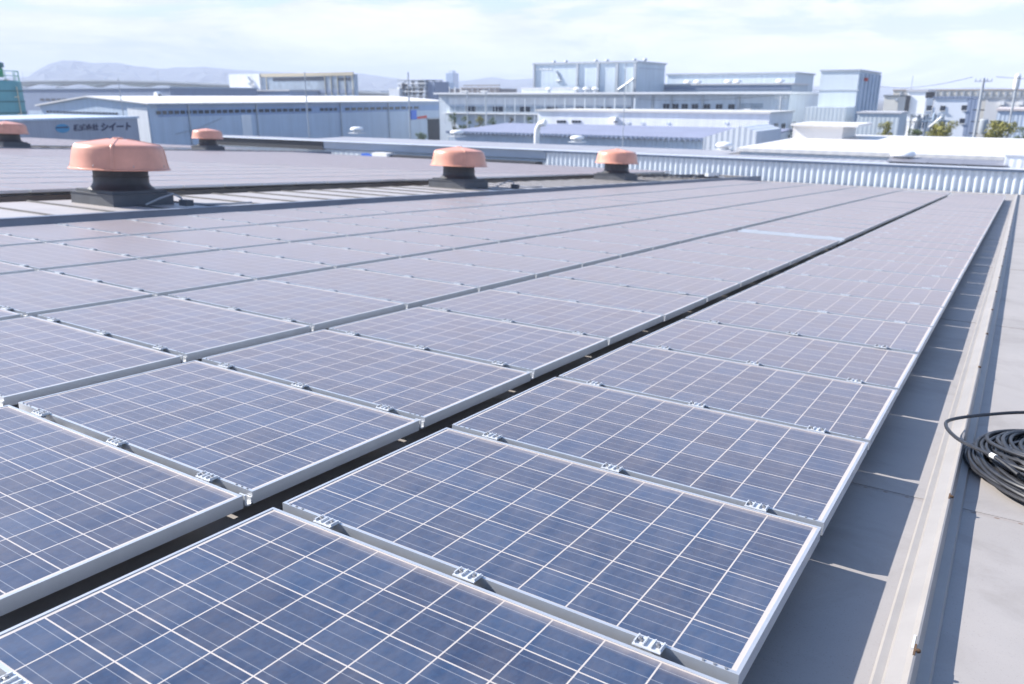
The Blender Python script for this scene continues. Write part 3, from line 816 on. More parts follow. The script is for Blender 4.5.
# --- building with company lettering on the left
SX = -88.0
SB = building('signed_building', 'flat grey building with a company name painted on its wall', 'building', (SX - 8, 40, 0))
ys_end = hit(137.5, 120, 0, SX)[1]; ztp = hit(100, 119.2, 0, SX)[2]
SIGNW = wall_mat('grey_sign_wall', (.33, .36, .43), .3, 'Y', .2)
MB().box(SX - 18, 2, 0, SX, ys_end, ztp).build('wall', SIGNW, SB)
MB().box(SX - 18.2, 1.8, ztp + .004, SX + .15, ys_end + .15, ztp + .22).build('parapet', BLUE_W, SB)
def text_mesh(body, size, matl, parent, M4, name, shear=0, bold=.0):
    cu = bpy.data.curves.new(name, 'FONT'); cu.body = body; cu.size = size; cu.extrude = .02; cu.shear = shear; cu.offset = bold
    tmp = bpy.data.objects.new('tmp_text', cu); COL.objects.link(tmp)
    bpy.context.view_layer.update()
    dg_ = bpy.context.evaluated_depsgraph_get()
    me = bpy.data.meshes.new_from_object(tmp.evaluated_get(dg_)); me.name = name
    bpy.data.objects.remove(tmp); me.materials.clear(); me.materials.append(matl)
    o = put(name, me, parent); o.matrix_local = M4
    return o
face_x = Matrix(((0, 0, 1, 0), (1, 0, 0, 0), (0, 1, 0, 0), (0, 0, 0, 1)))        # text reads along +y, faces +x
def on_sign(u, v): 
    p = hit(u, v, 0, SX + .03); return Matrix.Translation(Vector(p) - Vector(SB.location)) @ face_x
hA = hit(74, 124.5, 0, SX)[2] - hit(74, 130.4, 0, SX)[2]
text_mesh('株式会社', hA * 1.15, NAVY_P, SB, on_sign(73.6, 130.3), 'lettering', .12, .03)
text_mesh('シイート', hA * 1.52, NAVY_P, SB, on_sign(100.5, 130.3), 'lettering', .2, .05)
lg = MB()
c = hit(62.5, 128.4, 0, SX + .03); ry = abs(hit(69.5, 128, 0, SX)[1] - hit(55.5, 128, 0, SX)[1]) / 2; rz_ = (hit(62, 124.0, 0, SX)[2] - hit(62, 133, 0, SX)[2]) / 2
n = 28; vs = [(SX + .03, c[1] + ry * math.cos(2 * math.pi * k / n), c[2] + rz_ * math.sin(2 * math.pi * k / n)) for k in range(n)]
lg.add(vs + [(SX + .05, y, z) for _, y, z in vs], [tuple(range(n, 2 * n))] + [(k, (k + 1) % n, n + (k + 1) % n, n + k) for k in range(n)])
lgo = lg.build('emblem', mat('emblem_teal', (.04, .25, .45), .5), SB)
b2 = MB(); b2.box(SX + .052, c[1] - ry * .9, c[2] + rz_ * .05, SX + .07, c[1] + ry * .85, c[2] + rz_ * .38); b2.build('emblem_band', NAVY_P, SB)

# --- teal silo, far left
sp = hit(0.5, 110, 0, -118.0); 
SL = building('silo', 'teal green tank tower with dark neck at the left edge', 'silo', (-118, sp[1], 0))
TEAL = mat('teal_paint', (.10, .30, .33), .5, 0, .06, .4, streak=.1); TEAL_D = mat('dark_teal_paint', (.04, .14, .15), .5)
sc_ = np.linalg.norm(sp - CAM) / F_PX
ztk = hit(8, 81.5, 0, -118)[2]; rad = 18 * sc_
k_ = MB(); k_.lathe([(rad, 0), (rad, ztk - .02), (rad * .9, ztk + .1), (rad * .5, ztk + .16)], 36, (-118, sp[1], 0)); k_.build('tank', TEAL, SL, True)
for v in (91, 101.5, 112.5):
    zz_ = hit(8, v, 0, -118)[2]; MB().lathe([(rad + .05, zz_ - .09), (rad + .07, zz_), (rad + .05, zz_ + .09)], 36, (-118, sp[1], 0)).build('seam_ring', TEAL_D, SL, True)
zn = hit(3, 62, 0, -118)[2]
MB().lathe([(.9, ztk + .52), (.9, zn - .8), (1.25, zn - .7), (1.25, zn - .15), (.8, zn)], 20, (-117.4, sp[1] - .2, 0)).build('neck', TEAL_D, SL, True)
MB().lathe([(1.05, ztk + .53), (1.05, ztk + 1.6), (.92, ztk + 1.65)], 20, (-117.4, sp[1] - .2, 0)).build('neck_collar', mat('green_paint', (.03, .30, .12), .5), SL, True)
rl = MB()
for k in range(10):
    a = R_(-120 + 24 * k); q = (-118 + rad * .95 * math.cos(a), sp[1] + rad * .95 * math.sin(a)); rl.tube([(q[0], q[1], ztk - .1), (q[0], q[1], ztk + 1.3)], .05, 5)
for h in (.7, 1.3): rl.tube([(-118 + rad * .95 * math.cos(R_(-120 + 12 * k)), sp[1] + rad * .95 * math.sin(R_(-120 + 12 * k)), ztk + h) for k in range(19)], .05, 5)
rl.build('railing', mat('railing_green', (.15, .38, .30), .5), SL)
sf = thing('stair_tower', 'narrow cream stair frame beside the teal tank', 'stair tower', loc=tuple(hit(24, 180, 0, -116.0)[:2]) + (0,))
cx0, cy0 = sf.location.x - .8, sf.location.y - .8
st = MB()
for dx in (0, 1.6):
    for dy in (0, 1.6): st.tube([(cx0 + dx, cy0 + dy, 0), (cx0 + dx, cy0 + dy, 13.2)], .07, 6)
st.build('post', mat('cream_steel', (.55, .50, .36), .5), sf)
for k, zz_ in enumerate((3, 5.2, 7.4, 9.6, 11.8)):
    MB().box(cx0 - .1, cy0 - .1, zz_, cx0 + 1.7, cy0 + 1.7, zz_ + .12).build('landing', bpy.data.materials['cream_steel'], sf)
    MB().prism([(cx0, zz_), (cx0 + 1.5, zz_ + 2.1), (cx0 + 1.5, zz_ + 2.3), (cx0, zz_ + .2)], cy0 + .2, cy0 + .8, 'y').build('flight', bpy.data.materials['cream_steel'], sf)

# --- dark blue hall behind
DY = 190.0
DB = building('blue_hall', 'long dark blue hall behind the white warehouse', 'building', (xy_(90, 95, DY), DY + 10, 0))
x0, x1, z0, z1 = fy(-60, 120, 170, 88.3, DY)
MB().box(x0, DY, 0, x1, DY + 40, z1).build('wall', GREY_D, DB)
MB().box(x0 - .5, DY - .5, z1 + .003, x1 + .5, DY + 40.5, z1 + .5).build('roof', mat('blue_hall_roof', (.35, .42, .52), .5, 0, .06, .1), DB)
for k in range(5): on_y(DB, 'louvre', DARK, 40 + 5.6 * k, 98.5, 44.6 + 5.6 * k, 100.8, DY, .12)
x0, x1, z0, z1 = fy(160, 120, 250, 91.0, DY + 30)
D2 = building('low_blue_hall', 'lower blue hall stepping down behind the white roof ridge', 'building', ((x0 + x1) / 2, DY + 40, 0))
MB().box(x0, DY + 45, 0, x1 + 6, DY + 80, z1).build('wall', wall_mat('blue_hall_wall', (.26, .34, .48), .5), D2)
MB().box(x0 - .4, DY + 44.5, z1 + .003, x1 + 6.4, DY + 80.5, z1 + .6).build('roof', ROOF_GREY, D2)
# roof cowl on the warehouse
p = hit(158, 96.8, 1, WY + 28)
t = thing('roof_cowl', 'pale cowl on the ridge of the white warehouse roof', 'roof vent', loc=(gxa, hit(158, 96.5, 0, gxa)[1], az + .2)); t['world_parts'] = 0
MB().prism([(-.5, 0), (.5, 0), (.5, .3), (.1, .7), (-.5, .45)], -.4, .4, 'y').build('cowl_body', WHITE_P, t); MB().box(.505, -.3, .05, .53, .3, .25).build('cowl_mouth', DARK, t)

# --- elevated road
EY = 420.0
ER = building('elevated_road', 'elevated road bridge curving behind the left buildings', 'bridge', (xy_(120, 85, EY), EY, 0))
us = np.linspace(-140, 400, 60)
topv = np.interp(us, [-140, -20, 40, 110, 170, 240, 300, 400], [84, 82, 80.6, 80.2, 81.4, 84.6, 88.2, 92.8])
dk, gd, pr = MB(), MB(), MB()
rows = []
for u, v in zip(us, topv): rows.append((xy_(u, v, EY), zy(u, v, EY)))
def haunch(x): 
    s = abs(((x - rows[0][0]) / 62.0) % 1 - .5) * 2
    return 1.6 + 2.6 * s ** 2.2
def sweep(mb, off0, off1, y0, y1):
    vs, fs = [], []
    for (x, z) in rows:
        vs += [(x, y0, z + off0(x)), (x, y1, z + off0(x)), (x, y1, z + off1(x)), (x, y0, z + off1(x))]
    for i in range(len(rows) - 1):
        for k in range(4): fs.append((4 * i + k, 4 * i + (k + 1) % 4, 4 * (i + 1) + (k + 1) % 4, 4 * (i + 1) + k))
    fs += [(3, 2, 1, 0), tuple(4 * (len(rows) - 1) + k for k in range(4))]
    mb.add(vs, fs)
sweep(dk, lambda x: -1.5, lambda x: -1.1, EY - 6, EY + 6)
sweep(gd, lambda x: -1.5 - haunch(x), lambda x: -1.51, EY - 4, EY + 4)
sweep(pr, lambda x: -1.09, lambda x: 0, EY - 6.2, EY - 5.8)
dk.build('deck', mat('road_concrete', (.30, .31, .32), .7, 0, .1, .05), ER); gd.build('girder', mat('girder_beige', (.36, .37, .30), .6, 0, .1, .05), ER); pr.build('parapet', mat('bridge_parapet', (.30, .33, .35), .6, 0, .1, .05), ER)
x = rows[0][0] + 62.0
while x < rows[-1][0]:
    z = np.interp(x, [q[0] for q in rows], [q[1] for q in rows])
    MB().box(x - 1.6, EY - 3, 0, x + 1.6, EY + 3, z - 1.52 - haunch(x)).build('pier', bpy.data.materials['road_concrete'], ER); x += 62.0
for k, u in enumerate((30, 165, 232)):
    x, z = xy_(u, 80, EY), np.interp(xy_(u, 80, EY), [q[0] for q in rows], [q[1] for q in rows])
    MB().tube([(x, EY - 6, z - 1), (x, EY - 6, z + 7), (x + 1.5, EY - 6, z + 8)], .12, 5).build('lamp_post', STEEL, ER)

# --- white building with glazed front (left centre)
GY = 250.0
GB = building('glazed_building', 'white block with stairs and a long glazed front above the warehouse', 'building', (xy_(290, 85, GY), GY, 0))
x0, x1, z0, z1 = fy(233, 120, 354, 74.0, GY); xs = xy_(259.5, 80, GY)
MB().box(x0, GY, 0, xs, GY + 1.5, z1 + .9).build('stair_block', WHITE_W, GB)
MB().box(xs + .01, GY + 1, 0, x1, GY + 2, z1).build('wall', wall_mat('glazed_wall', (.42, .50, .58), 1.0), GB)
on_y(GB, 'glazing', WINDOW_PALE, 261, 76.5, 351, 93, GY + 1, .1)
CREAM = mat('cream_frame', (.62, .55, .38), .5)
for u in (260.5, 266.5, 325, 331, 337.5, 345, 352.5): on_y(GB, 'column', CREAM, u, 75, u + 1.6, 96, GY + 1, .5, .12)
on_y(GB, 'upper_beam', mat('cream_beam', (.50, .43, .30), .6), 260, 73.9, 354, 75.4, GY + 1, .6)
on_y(GB, 'window_band', WINDOW, 273, 77.8, 325, 80.6, GY + 1, .2, .11); on_y(GB, 'window_band', WINDOW, 338, 77.8, 351, 80.6, GY + 1, .2, .11)
on_y(GB, 'lower_band', GREY_D, 260, 90, 354, 93.2, GY + 1, .25, .11)
stx = MB()
pts = [hit(248, 77, 1, GY - .8), hit(252, 83, 1, GY - .8), hit(248.5, 83.5, 1, GY - .8), hit(258, 92, 1, GY - .8)]
for a, b in zip(pts[:-1], pts[1:]): stx.tube([a, b], .45, 5)
stx.build('outside_stair', STEEL, GB)

# --- open steel process plant
PY = 300.0
PB = building('process_plant', 'open steel process plant with white pipes and tanks on the skyline', 'plant', (xy_(415, 88, PY), PY, 0))
x0, x1, z0, z1 = fy(400, 110, 425, 80, PY)
fm_ = MB(); nxx = 5
for i in range(nxx):
    for j in range(3):
        X = x0 + (x1 - x0) * i / (nxx - 1); fm_.box(X - .3, PY + 6 * j - .3, 0, X + .3, PY + 6 * j + .3, z1 - (2 if i == 0 else 0))
fm_.build('steel_column', STEEL, PB)
for k, v in enumerate((96, 91.5, 87.5, 83.5, 80.2)):
    zz_ = zy(412, v, PY); MB().box(x0 - .6, PY - .6, zz_ - .2, x1 + .6, PY + 13, zz_ + .2).build('platform', WHITE_P if k % 2 else STEEL, PB)
for k in range(9):
    X = x0 + (x1 - x0) * rng.random(); Z = zy(412, rng.uniform(82, 96), PY); MB().lathe([(.5, -1.6), (1.3, -1.2), (1.3, .8), (.5, 1.3)], 12, (X, PY + rng.uniform(0, 8), Z)).build('vessel', [STEEL, WHITE_P, DARK][k % 3], PB, True)
x0, x1, z0, z1 = fy(392.5, 110, 402, 88.5, PY); MB().box(x0, PY - 2, 0, x1, PY + 10, z1).build('annex', WHITE_W, PB)
x0, x1, z0, z1 = fy(424, 110, 433, 81.5, PY); MB().box(x0, PY + 1, 0, x1, PY + 12, z1).build('blue_block', GREY_D, PB)
for k in range(6): on_y(PB, 'railing', WHITE_P, 400 + 4 * k, 78.6, 403 + 4 * k, 79.2, PY, .4)

# --- skyscraper
KY = 1350.0
x0, x1, z0, z1 = fy(446.5, 100, 452.6, 73.0, KY)
SK = building('skyscraper', 'single slim blue glass skyscraper far away on the skyline', 'skyscraper', ((x0 + x1) / 2, KY, 0))
MB().box(x0, KY, 0, x1, KY + 20, z1).build('shaft', mat('blue_glass_tower', (.16, .26, .40), .3, 0, .1, .02, ribs=4, rib_axis='Z'), SK)
MB().box(x0 + 4, KY + 4, z1 + .02, x1 - 4, KY + 16, z1 + 5).build('crown', GREY_W, SK)

# --- brownish frame building between
HY = 330.0
x0, x1, z0, z1 = fy(449, 110, 500, 86.5, HY)
HB = building('frame_building', 'low brownish concrete frame building on the skyline beside the skyscraper', 'building', ((x0 + x1) / 2, HY, 0))
MB().box(x0, HY + .5, 0, x1, HY + 15, z1 - 1).build('wall', mat('brown_wall', (.26, .22, .20), .7, 0, .2, .1), HB)
for k in range(9): on_y(HB, 'column', WHITE_W, 449 + 5.7 * k, 87, 450.4 + 5.7 * k, 96, HY + .5, .5)
for v in (84.9, 87.6, 90.4): on_y(HB, 'floor_slab', mat('slab_brown', (.34, .30, .28), .7), 462 + (0 if v > 86 else 2), v, 500, v + 1.0, HY + .5, .8)
x0, x1, z0, z1 = fy(427, 112, 449, 88, 360)
CB = building('pale_block', 'pale distant blocks between the process plant and the skyscraper', 'building', ((x0 + x1) / 2, 360, 0))
MB().box(x0, 360, 0, x1, 375, z1).build('wall', WHITE_W, CB); MB().box(x0 + 2, 360.5, z1 + .01, x0 + 12, 370, z1 + 3).build('penthouse', GREY_W, CB)
for k in range(5): on_y(CB, 'window', WINDOW_PALE, 428 + 4.2 * k, 89.5, 430.4 + 4.2 * k, 91.2, 360, .1)

# --- long two-storey factory
LY = 125.0
LB = building('long_factory', 'long two-storey white factory with rows of paired windows', 'building', (xy_(620, 105, LY), LY, 0))
x0, x1, z0, z1 = fy(440, 140, 790, 94.0, LY)
MB().box(x0, LY, 0, x1, LY + 30, z1).build('wall', GREY_W, LB)
MB().box(x0 - .4, LY - 1.2, z1 + .003, x1 + .4, LY + 30.4, z1 + .32).build('roof', mat('pale_factory_roof', (.72, .73, .74), .5, 0, .04, .2), LB)
on_y(LB, 'upper_wall', WHITE_W, 449, 97.6, 633, 105.2, LY, .10)
for k in range(34):
    u = 450 + 5.4 * k
    on_y(LB, 'window', WINDOW if (k * 7) % 5 in (1, 3) else WINDOW_PALE, u, 106.2 + .006 * (u - 450), u + 4.5, 111.4 + .006 * (u - 450), LY, .12)
on_y(LB, 'balcony', WHITE_P, 446, 113.2, 640, 115.2, LY, 1.3)
for k in range(20):
    u = 449 + 9.9 * k; on_y(LB, 'post', GREY_W, u, 98, u + .45, 124, LY, 1.25, 1.15)
for k, u in enumerate((663.5, 672.6, 682.0, 692.2, 704.2, 716.4, 728.6)):
    for du in (0, 3.3): on_y(LB, 'window', WINDOW, u + du, 103.8 + .02 * (u - 663) * .3, u + du + 2.4, 108.6 + .02 * (u - 663) * .3, LY, .12)
    if k < 2:
        for du in (0, 3.3): on_y(LB, 'window', WINDOW, u + du, 109.6, u + du + 2.4, 111.8, LY, .12)
for k in range(8): on_y(LB, 'window', WINDOW_PALE, 741 + 2.8 * k, 103.5, 743 + 2.8 * k, 108, LY, .12)
for u in (632, 652, 671, 702, 738): on_y(LB, 'downpipe', STEEL, u, 96, u + .9, 117, LY, .25)
for u in (654, 748.5):
    P = hit(u, 112.5, 1, LY); MB().box(P[0] - .5, LY - .9, P[2] - .3, P[0] + .5, LY - .01, P[2] + .55).build('vent_hood', WHITE_P, LB)
# round vents on its roof
for k, u in enumerate((577, 586, 595, 549)):
    P = hit(u, 93.2, 1, LY + 8)
    t = thing('roof_fan', ['white roof fan, left of three on the long factory roof', 'white roof fan, middle of three on the long factory roof', 'white roof fan, right of three on the long factory roof', 'lone white roof fan on the long factory roof'][k], 'roof vent', loc=(P[0], LY + 8, z1 + .32), group='white fans on the factory roof'); t['world_parts'] = 0
    MB().lathe([(.3, 0), (.3, .5)], 14).build('fan_stub', STEEL, t, True); MB().lathe([(.35, .5), (.62, .52), (.62, .7), (.4, .9), (.1, .95)], 18).build('fan_cap', WHITE_P, t, True)

# --- big block
BY = 160.0
BB = building('high_block', 'tallest pale blue windowless block above the long factory', 'building', (xy_(600, 80, BY), BY, 0))
x0, x1, z0, z1 = fy(533.5, 140, 636.5, 62.5, BY); xe = xy_(664.5, 80, BY + 2)
BLK = wall_mat('block_cladding', (.56, .64, .70), .6, 'X', .3, .15)
ybk = hit(664.5, 80, 0, x1)[1]
MB().box(x0, BY, 0, x1, ybk, z1).build('wall', BLK, BB)
MB().box(x0 - .3, BY - .3, z1 + .003, x1 + .3, ybk + .3, z1 + .35).build('roof_edge', STEEL, BB)
for u in (534, 577, 597.5, 616.5, 634.5): on_y(BB, 'pilaster', STEEL, u, 63.5, u + 1.3, 96, BY, .4)
for k in range(5): on_y(BB, 'window', WHITE_P, 536 + 3.4 * k, 68.6, 538 + 3.4 * k, 69.8, BY, .1)
on_x(BB, 'window_band', GREY_D, 638.5, 67.8, 663.5, 69.8, x1, .1)
wl_ = MB()
a, b = hit(556.5, 71, 1, BY - .2), hit(561, 81, 1, BY - .2)
wl_.tube([a, b], .2, 5); wl_.tube([hit(556, 81, 1, BY - .2), hit(561.5, 80.5, 1, BY - .2)], .18, 5); wl_.build('wall_ladder', STEEL, BB)
stp = MB()
pp = [hit(618, 90, 1, BY - 1), hit(628, 83, 1, BY - 1), hit(634, 78.5, 1, BY - 1)]
for a, b in zip(pp[:-1], pp[1:]): stp.tube([a, b], .24, 5)
for u, v in ((618, 90), (622, 87), (628, 83), (634, 78.5)): q = hit(u, v, 1, BY - 1); stp.tube([q, (q[0], q[1], q[2] - 6)], .15, 4)
stp.build('outside_stair', STEEL, BB)
for k, u in enumerate((554, 566, 596, 607, 634.5, 645)):
    P = hit(u, 62, 1, BY + 4); MB().lathe([(.3, z1 + .36), (.3, z1 + .6), (.5, z1 + .65), (.3, z1 + .95)], 12, (P[0], BY + 4, 0)).build('roof_vent', STEEL, BB, True)
x0, x1, z0, z1 = fy(524, 140, 577, 88.5, 150)
LW = building('low_annex', 'low white annex at the foot of the tallest pale block', 'building', ((x0 + x1) / 2, 152, 0))
MB().box(x0, 149, 0, x1, 158, z1).build('wall', WHITE_W, LW); MB().box(x0 - .2, 148.8, z1 + .003, x1 + .2, 158.2, z1 + .2).build('roof', ROOF_GREY, LW)

# --- long block behind, right
NY = 190.0
NBk = building('long_block', 'long pale block with lower lean-to roof behind the factory windows', 'building', (xy_(740, 85, NY), NY, 0))
x0, x1, z0, z1 = fy(664, 140, 795.5, 73.5, NY)
yb = hit(811.5, 78, 0, x1)[1]
MB().box(x0, NY, 0, x1, max(yb, NY + 18), z1).build('wall', BLK, NBk)
MB().box(x0 - .3, NY - .3, z1 + .003, x1 + .3, max(yb, NY + 18) + .3, z1 + .35).build('roof_edge', STEEL, NBk)
x0b, x1b, z0b, z1b = fy(650, 140, 792, 84.5, NY - 14)
MB().box(x0b, NY - 14, 0, x1b, NY - .02, z1b).build('lean_to', wall_mat('lean_to_wall', (.38, .46, .54), .6), NBk)
MB().box(x0b - .3, NY - 14.3, z1b + .003, x1b + .3, NY - .03, z1b + .3).build('lean_to_roof', ROOF_GREY, NBk)
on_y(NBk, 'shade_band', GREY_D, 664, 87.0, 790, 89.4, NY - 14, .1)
for k, u in enumerate((683, 693, 724, 733, 776)):
    P = hit(u, 84, 1, NY - 12)
    MB().lathe([(.6, z1b + .31), (.6, z1b + .6), (1.0, z1b + .65), (.7, z1b + 1.1), (.1, z1b + 1.2)], 16, (P[0], NY - 9, 0)).build('roof_vent', WHITE_P, NBk, True)
for u, v in ((799, 95), (804, 95)): on_x(NBk, 'window', WINDOW, u, v - 1, u + 1.6, v + 1, x1, .1)

# --- white mid block
MY = 98.0
MBk = building('white_workshop', 'plain white workshop with two tall windows in its end wall', 'building', (xy_(660, 130, MY), MY, 0))
x0, x1, z0, z1 = fy(537, 160, 769.5, 113.8, MY)
ye = hit(792.5, 118, 0, x1)[1]
MB().box(x0, MY, 0, x1, ye, z1).build('wall', WHITE_W, MBk)
MB().box(x0 - .2, MY - .25, z1 + .003, x1 + .2, ye + .2, z1 + .22).build('roof_edge', mat('beige_trim', (.62, .60, .56), .5), MBk)
for u0 in (557, 572):
    for k in range(3): on_y(MBk, 'window', WINDOW, u0 + 3.2 * k, 120.3, u0 + 3.2 * k + 2.5, 122.9, MY, .1)
for u in (774.2, 781.6): on_x(MBk, 'window', WINDOW, u, 123.5, u + 2.5, 131.5, x1, .1)
P = hit(615, 119.5, 1, MY); MB().prism([(MY - 1.1, P[2] - .4), (MY - .01, P[2] - .25), (MY - .01, P[2] + .3), (MY - .7, P[2] + .3)], P[0] - .4, P[0] + .4, 'x').build('exhaust_hood', WHITE_P, MBk)
on_y(MBk, 'hood_mouth', DARK, 613, 121.2, 617.6, 122.4, MY - 1.3, .2)
for u in (627, 641, 667, 725): on_y(MBk, 'wall_mark', GREY_W, u, 122, u + 3, 124, MY, .08)

# --- low violet roof in front
VY = 74.0
VB = building('violet_roofed_shed', 'low shed with violet grey roof and pale blue wall', 'building', (xy_(600, 130, VY), VY, 0))
x0, x1 = xy_(449, 137, VY), xy_(703, 137, VY); ze = zy(600, 136.0, VY); zr = zy(600, 126.3, VY + 12)
MB().box(x0, VY, 0, x1, VY + 24, ze - .12).build('wall', BLUE_WX, VB)
MB().prism([(VY - .5, ze - .1), (VY + 12, zr), (VY + 24.5, ze - .1), (VY + 24.5, ze + .06), (VY + 12, zr + .16), (VY - .5, ze + .06)], x0, x1 + 5, 'x').build('roof', ROOF_VIOLET, VB)
cre = []; X = x0                                         # notched sheet edge along the eave
while X < x1 + 4.5: cre += [(X, ze - .16), (X + .28, ze - .16), (X + .28, ze - .04), (X + .55, ze - .04)]; X += .55
cre += [(X, ze + .12), (x0, ze + .12)]
MB().prism(cre, VY - .62, VY - .505, 'y').build('eave_edge', GREY_D, VB)
gx0_, gx1_, gz0, gz1 = fy(702, 160, 757, 130.5, VY - 4)
MB().prism([(gx0_, 0), (gx1_, 0), (gx1_, gz1 - .1), ((gx0_ + gx1_) / 2 + 1, gz1 + .35), (gx0_, gz1 - .7)], VY - 4, VY + 4, 'y').build('gable_end', wall_mat('gable_white', (.58, .62, .68), .5), VB)
# bent white pipe
t = thing('vent_pipe', 'fat white bent exhaust pipe standing left of the violet roof', 'pipe', loc=tuple(hit(536.5, 160, 1, VY - 2))); t['world_parts'] = 0
bz = hit(536.5, 124, 1, VY - 2)[2] - t.location.z
MB().tube([(0, 0, -8), (0, 0, bz - 1.2), (.08, 0, bz - .5), (.35, 0, bz), (.8, 0, bz + .1)], .29, 14).build('pipe_body', WHITE_P, t, True)
MB().tube([(.78, 0, bz + .1), (1.0, 0, bz + .1)], .37, 14).build('pipe_mouth', WHITE_P, t, True)

# --- tall box tower with plinth
TY = 118.0
TB = building('box_tower', 'tall plain grey metal box tower with ribbed dark side', 'building', (xy_(838, 90, TY), TY, 0))
x0, x1, z0, z1 = fy(812.5, 150, 859.5, 71.0, TY); ye = hit(880.5, 74, 0, x1)[1]
MB().box(x0, TY, 0, x1, ye, z1).build('wall', mat('tower_cladding', (.58, .64, .68), .6, 0, .05, .2, streak=.08), TB)
MB().box(x0 - .15, TY - .15, z1 + .003, x1 + .15, ye + .15, z1 + .22).build('roof_edge', STEEL, TB)
for v in (90.0,): on_y(TB, 'panel_joint', STEEL, 812.5, v, 859.5, v + .7, TY, .08)
nr = 6
for k in range(nr):
    y = TY + (ye - TY) * (k + .5) / nr; MB().box(x1 + .003, y - .35, 8.4, x1 + .35, y + .35, z1 - .2).build('rib', wall_mat('tower_rib', (.50, .58, .68), .8, 'Z', .1), TB)
ma = MB(); y = TY + (ye - TY) * .12; q = hit(863, 79.5, 0, x1); ma.tube([(x1 + .36, q[1], q[2] - .2), (x1 + .42, q[1], q[2] + .2)], .26, 8); ma.build('red_mark', RED_P, TB)
x0, x1, z0, z1 = fy(799, 160, 846.5, 107.2, TY - 6); ye2 = hit(856, 109, 0, x1)[1]
MB().box(x0, TY - 6, 0, x1, TY - .05, z1).build('plinth', wall_mat('plinth_cladding', (.56, .62, .66), .5, 'X', .2), TB)
x0, x1, z0, z1 = fy(852, 160, 900, 113.8, TY - 8); ye3 = hit(909, 115.5, 0, x1)[1]
LB2 = building('grey_box_building', 'low grey metal box building with dark end beside the box tower', 'building', ((x0 + x1) / 2, TY - 4, 0))
MB().box(x0, TY - 8, 0, x1, TY - 1, z1).build('wall', wall_mat('box_cladding', (.54, .60, .64), .5, 'X', .25), LB2)
MB().box(x0 - .15, TY - 8.15, z1 + .003, x1 + .15, TY - .9, z1 + .2).build('roof', ROOF_GREY, LB2)
# pipework frame
PF = building('pipe_rack', 'tangle of blue pipes and tanks between the grey box and the white house', 'pipe rack', (xy_(928, 125, TY), TY, 0))
BP = mat('blue_pipe', (.20, .28, .38), .4, .2, .15, 1)
rng = random.Random(21)
for k in range(16):
    u, v = rng.uniform(909, 950), rng.uniform(113, 130); q = hit(u, v, 1, TY + rng.uniform(-2, 2)); q2 = q + np.array([rng.uniform(-1.6, 1.6), 0, rng.choice([0, 0, 1.5, -1.5])])
    MB().tube([q, q2, q2 + np.array([0, 0, -1.6])], .13, 6).build('pipe', BP if k % 3 else WHITE_P, PF, True)
for k in range(5):
    q = hit(912 + 8 * k, 113, 1, TY); MB().box(q[0] - .12, TY - .12, 0, q[0] + .12, TY + .12, q[2] - .2).build('rack_post', STEEL, PF)
for v in (114, 121): x0, x1, z0, z1 = fy(910, v, 949, v + 1, TY); MB().box(x0, TY - .5, z0, x1, TY + .5, z1).build('rack_beam', STEEL, PF)

# --- buildings at the far right
def simple(name, label, u0, u1, v, Y, m, dep=18, roofm=None, cat='building'):
    x0, x1, z0, z1 = fy(u0, 160, u1, v, Y)
    B = building(name, label, cat, ((x0 + x1) / 2, Y, 0))
    MB().box(x0, Y, 0, x1, Y + dep, z1).build('wall', m, B)
    MB().box(x0 - .2, Y - .2, z1 + .003, x1 + .2, Y + dep + .2, z1 + .28).build('roof', roofm or ROOF_GREY, B)
    return B
B = simple('long_strip_building', 'very long low cream building forming the skyline at the right', 884, 1080, 90.0, 250, mat('cream_wall', (.56, .53, .47), .6, 0, .06, .1), 20, mat('brown_roof', (.40, .32, .26), .6))
for k in range(22): on_y(B, 'column', STEEL, 900 + 7.0 * k, 91.5, 901.2 + 7 * k, 97, 250, .3)
on_y(B, 'window_band', WINDOW_PALE, 897, 97.5, 1060, 98.8, 250, .2)
B = simple('cream_hall', 'cream hall between the box tower and the white tower house', 876, 899, 96.5, 170, mat('cream_hall_wall', (.58, .57, .53), .6, 0, .05, .2), 14, mat('dark_eave', (.16, .18, .2), .6))
on_y(B, 'vent_hood', STEEL, 895.5, 98.5, 898, 101, 170, .8)
B = simple('white_tower_house', 'square white tower house beside the pipe rack', 898, 927, 91.5, 150, mat('bright_white_wall', (.78, .79, .80), .55, 0, .04, .3), 12)
on_y(B, 'downpipe', DARK, 906.5, 95.5, 908.3, 113, 150, .3)
B = simple('white_house', 'white rendered house with square windows and flat roof', 925, 974, 98.5, 140, mat('render_white', (.66, .70, .76), .6, 0, .05, .3), 12, GREY_D)
x1w = B.location.x
for u, v in ((927, 105.5), (940.5, 105.8), (962, 105.3), (960, 118.5)):
    w_ = on_y(B, 'window', WINDOW, u, v, u + 4.5, v + 5, 140, .12)
    on_y(B, 'window_sill', WHITE_P, u - .5, v + 5, u + 5, v + 5.6, 140, .3)
on_y(B, 'dark_bay', GREY_D, 968.5, 99, 974, 136, 140, .15)
on_y(B, 'roof_plant', DARK, 926.5, 92, 934.5, 98, 141, .6)
B = simple('pale_blue_hall', 'pale blue hall with white roof at the right edge', 989, 1100, 111.5, 128, wall_mat('pale_blue_wall', (.52, .60, .70), .5), 18, mat('pinkish_roof', (.62, .55, .52), .5))
B = simple('far_cream_hall', 'cream hall behind the utility poles at the right', 976, 1100, 99.0, 190, mat('cream_hall_wall2', (.60, .60, .60), .6, 0, .05, .2), 14, mat('slate_eave', (.25, .27, .30), .6))
for u in (1000, 1019): on_y(B, 'vent_hood', WHITE_P, u, 101.5, u + 4, 105, 190, .8)
VB2 = None
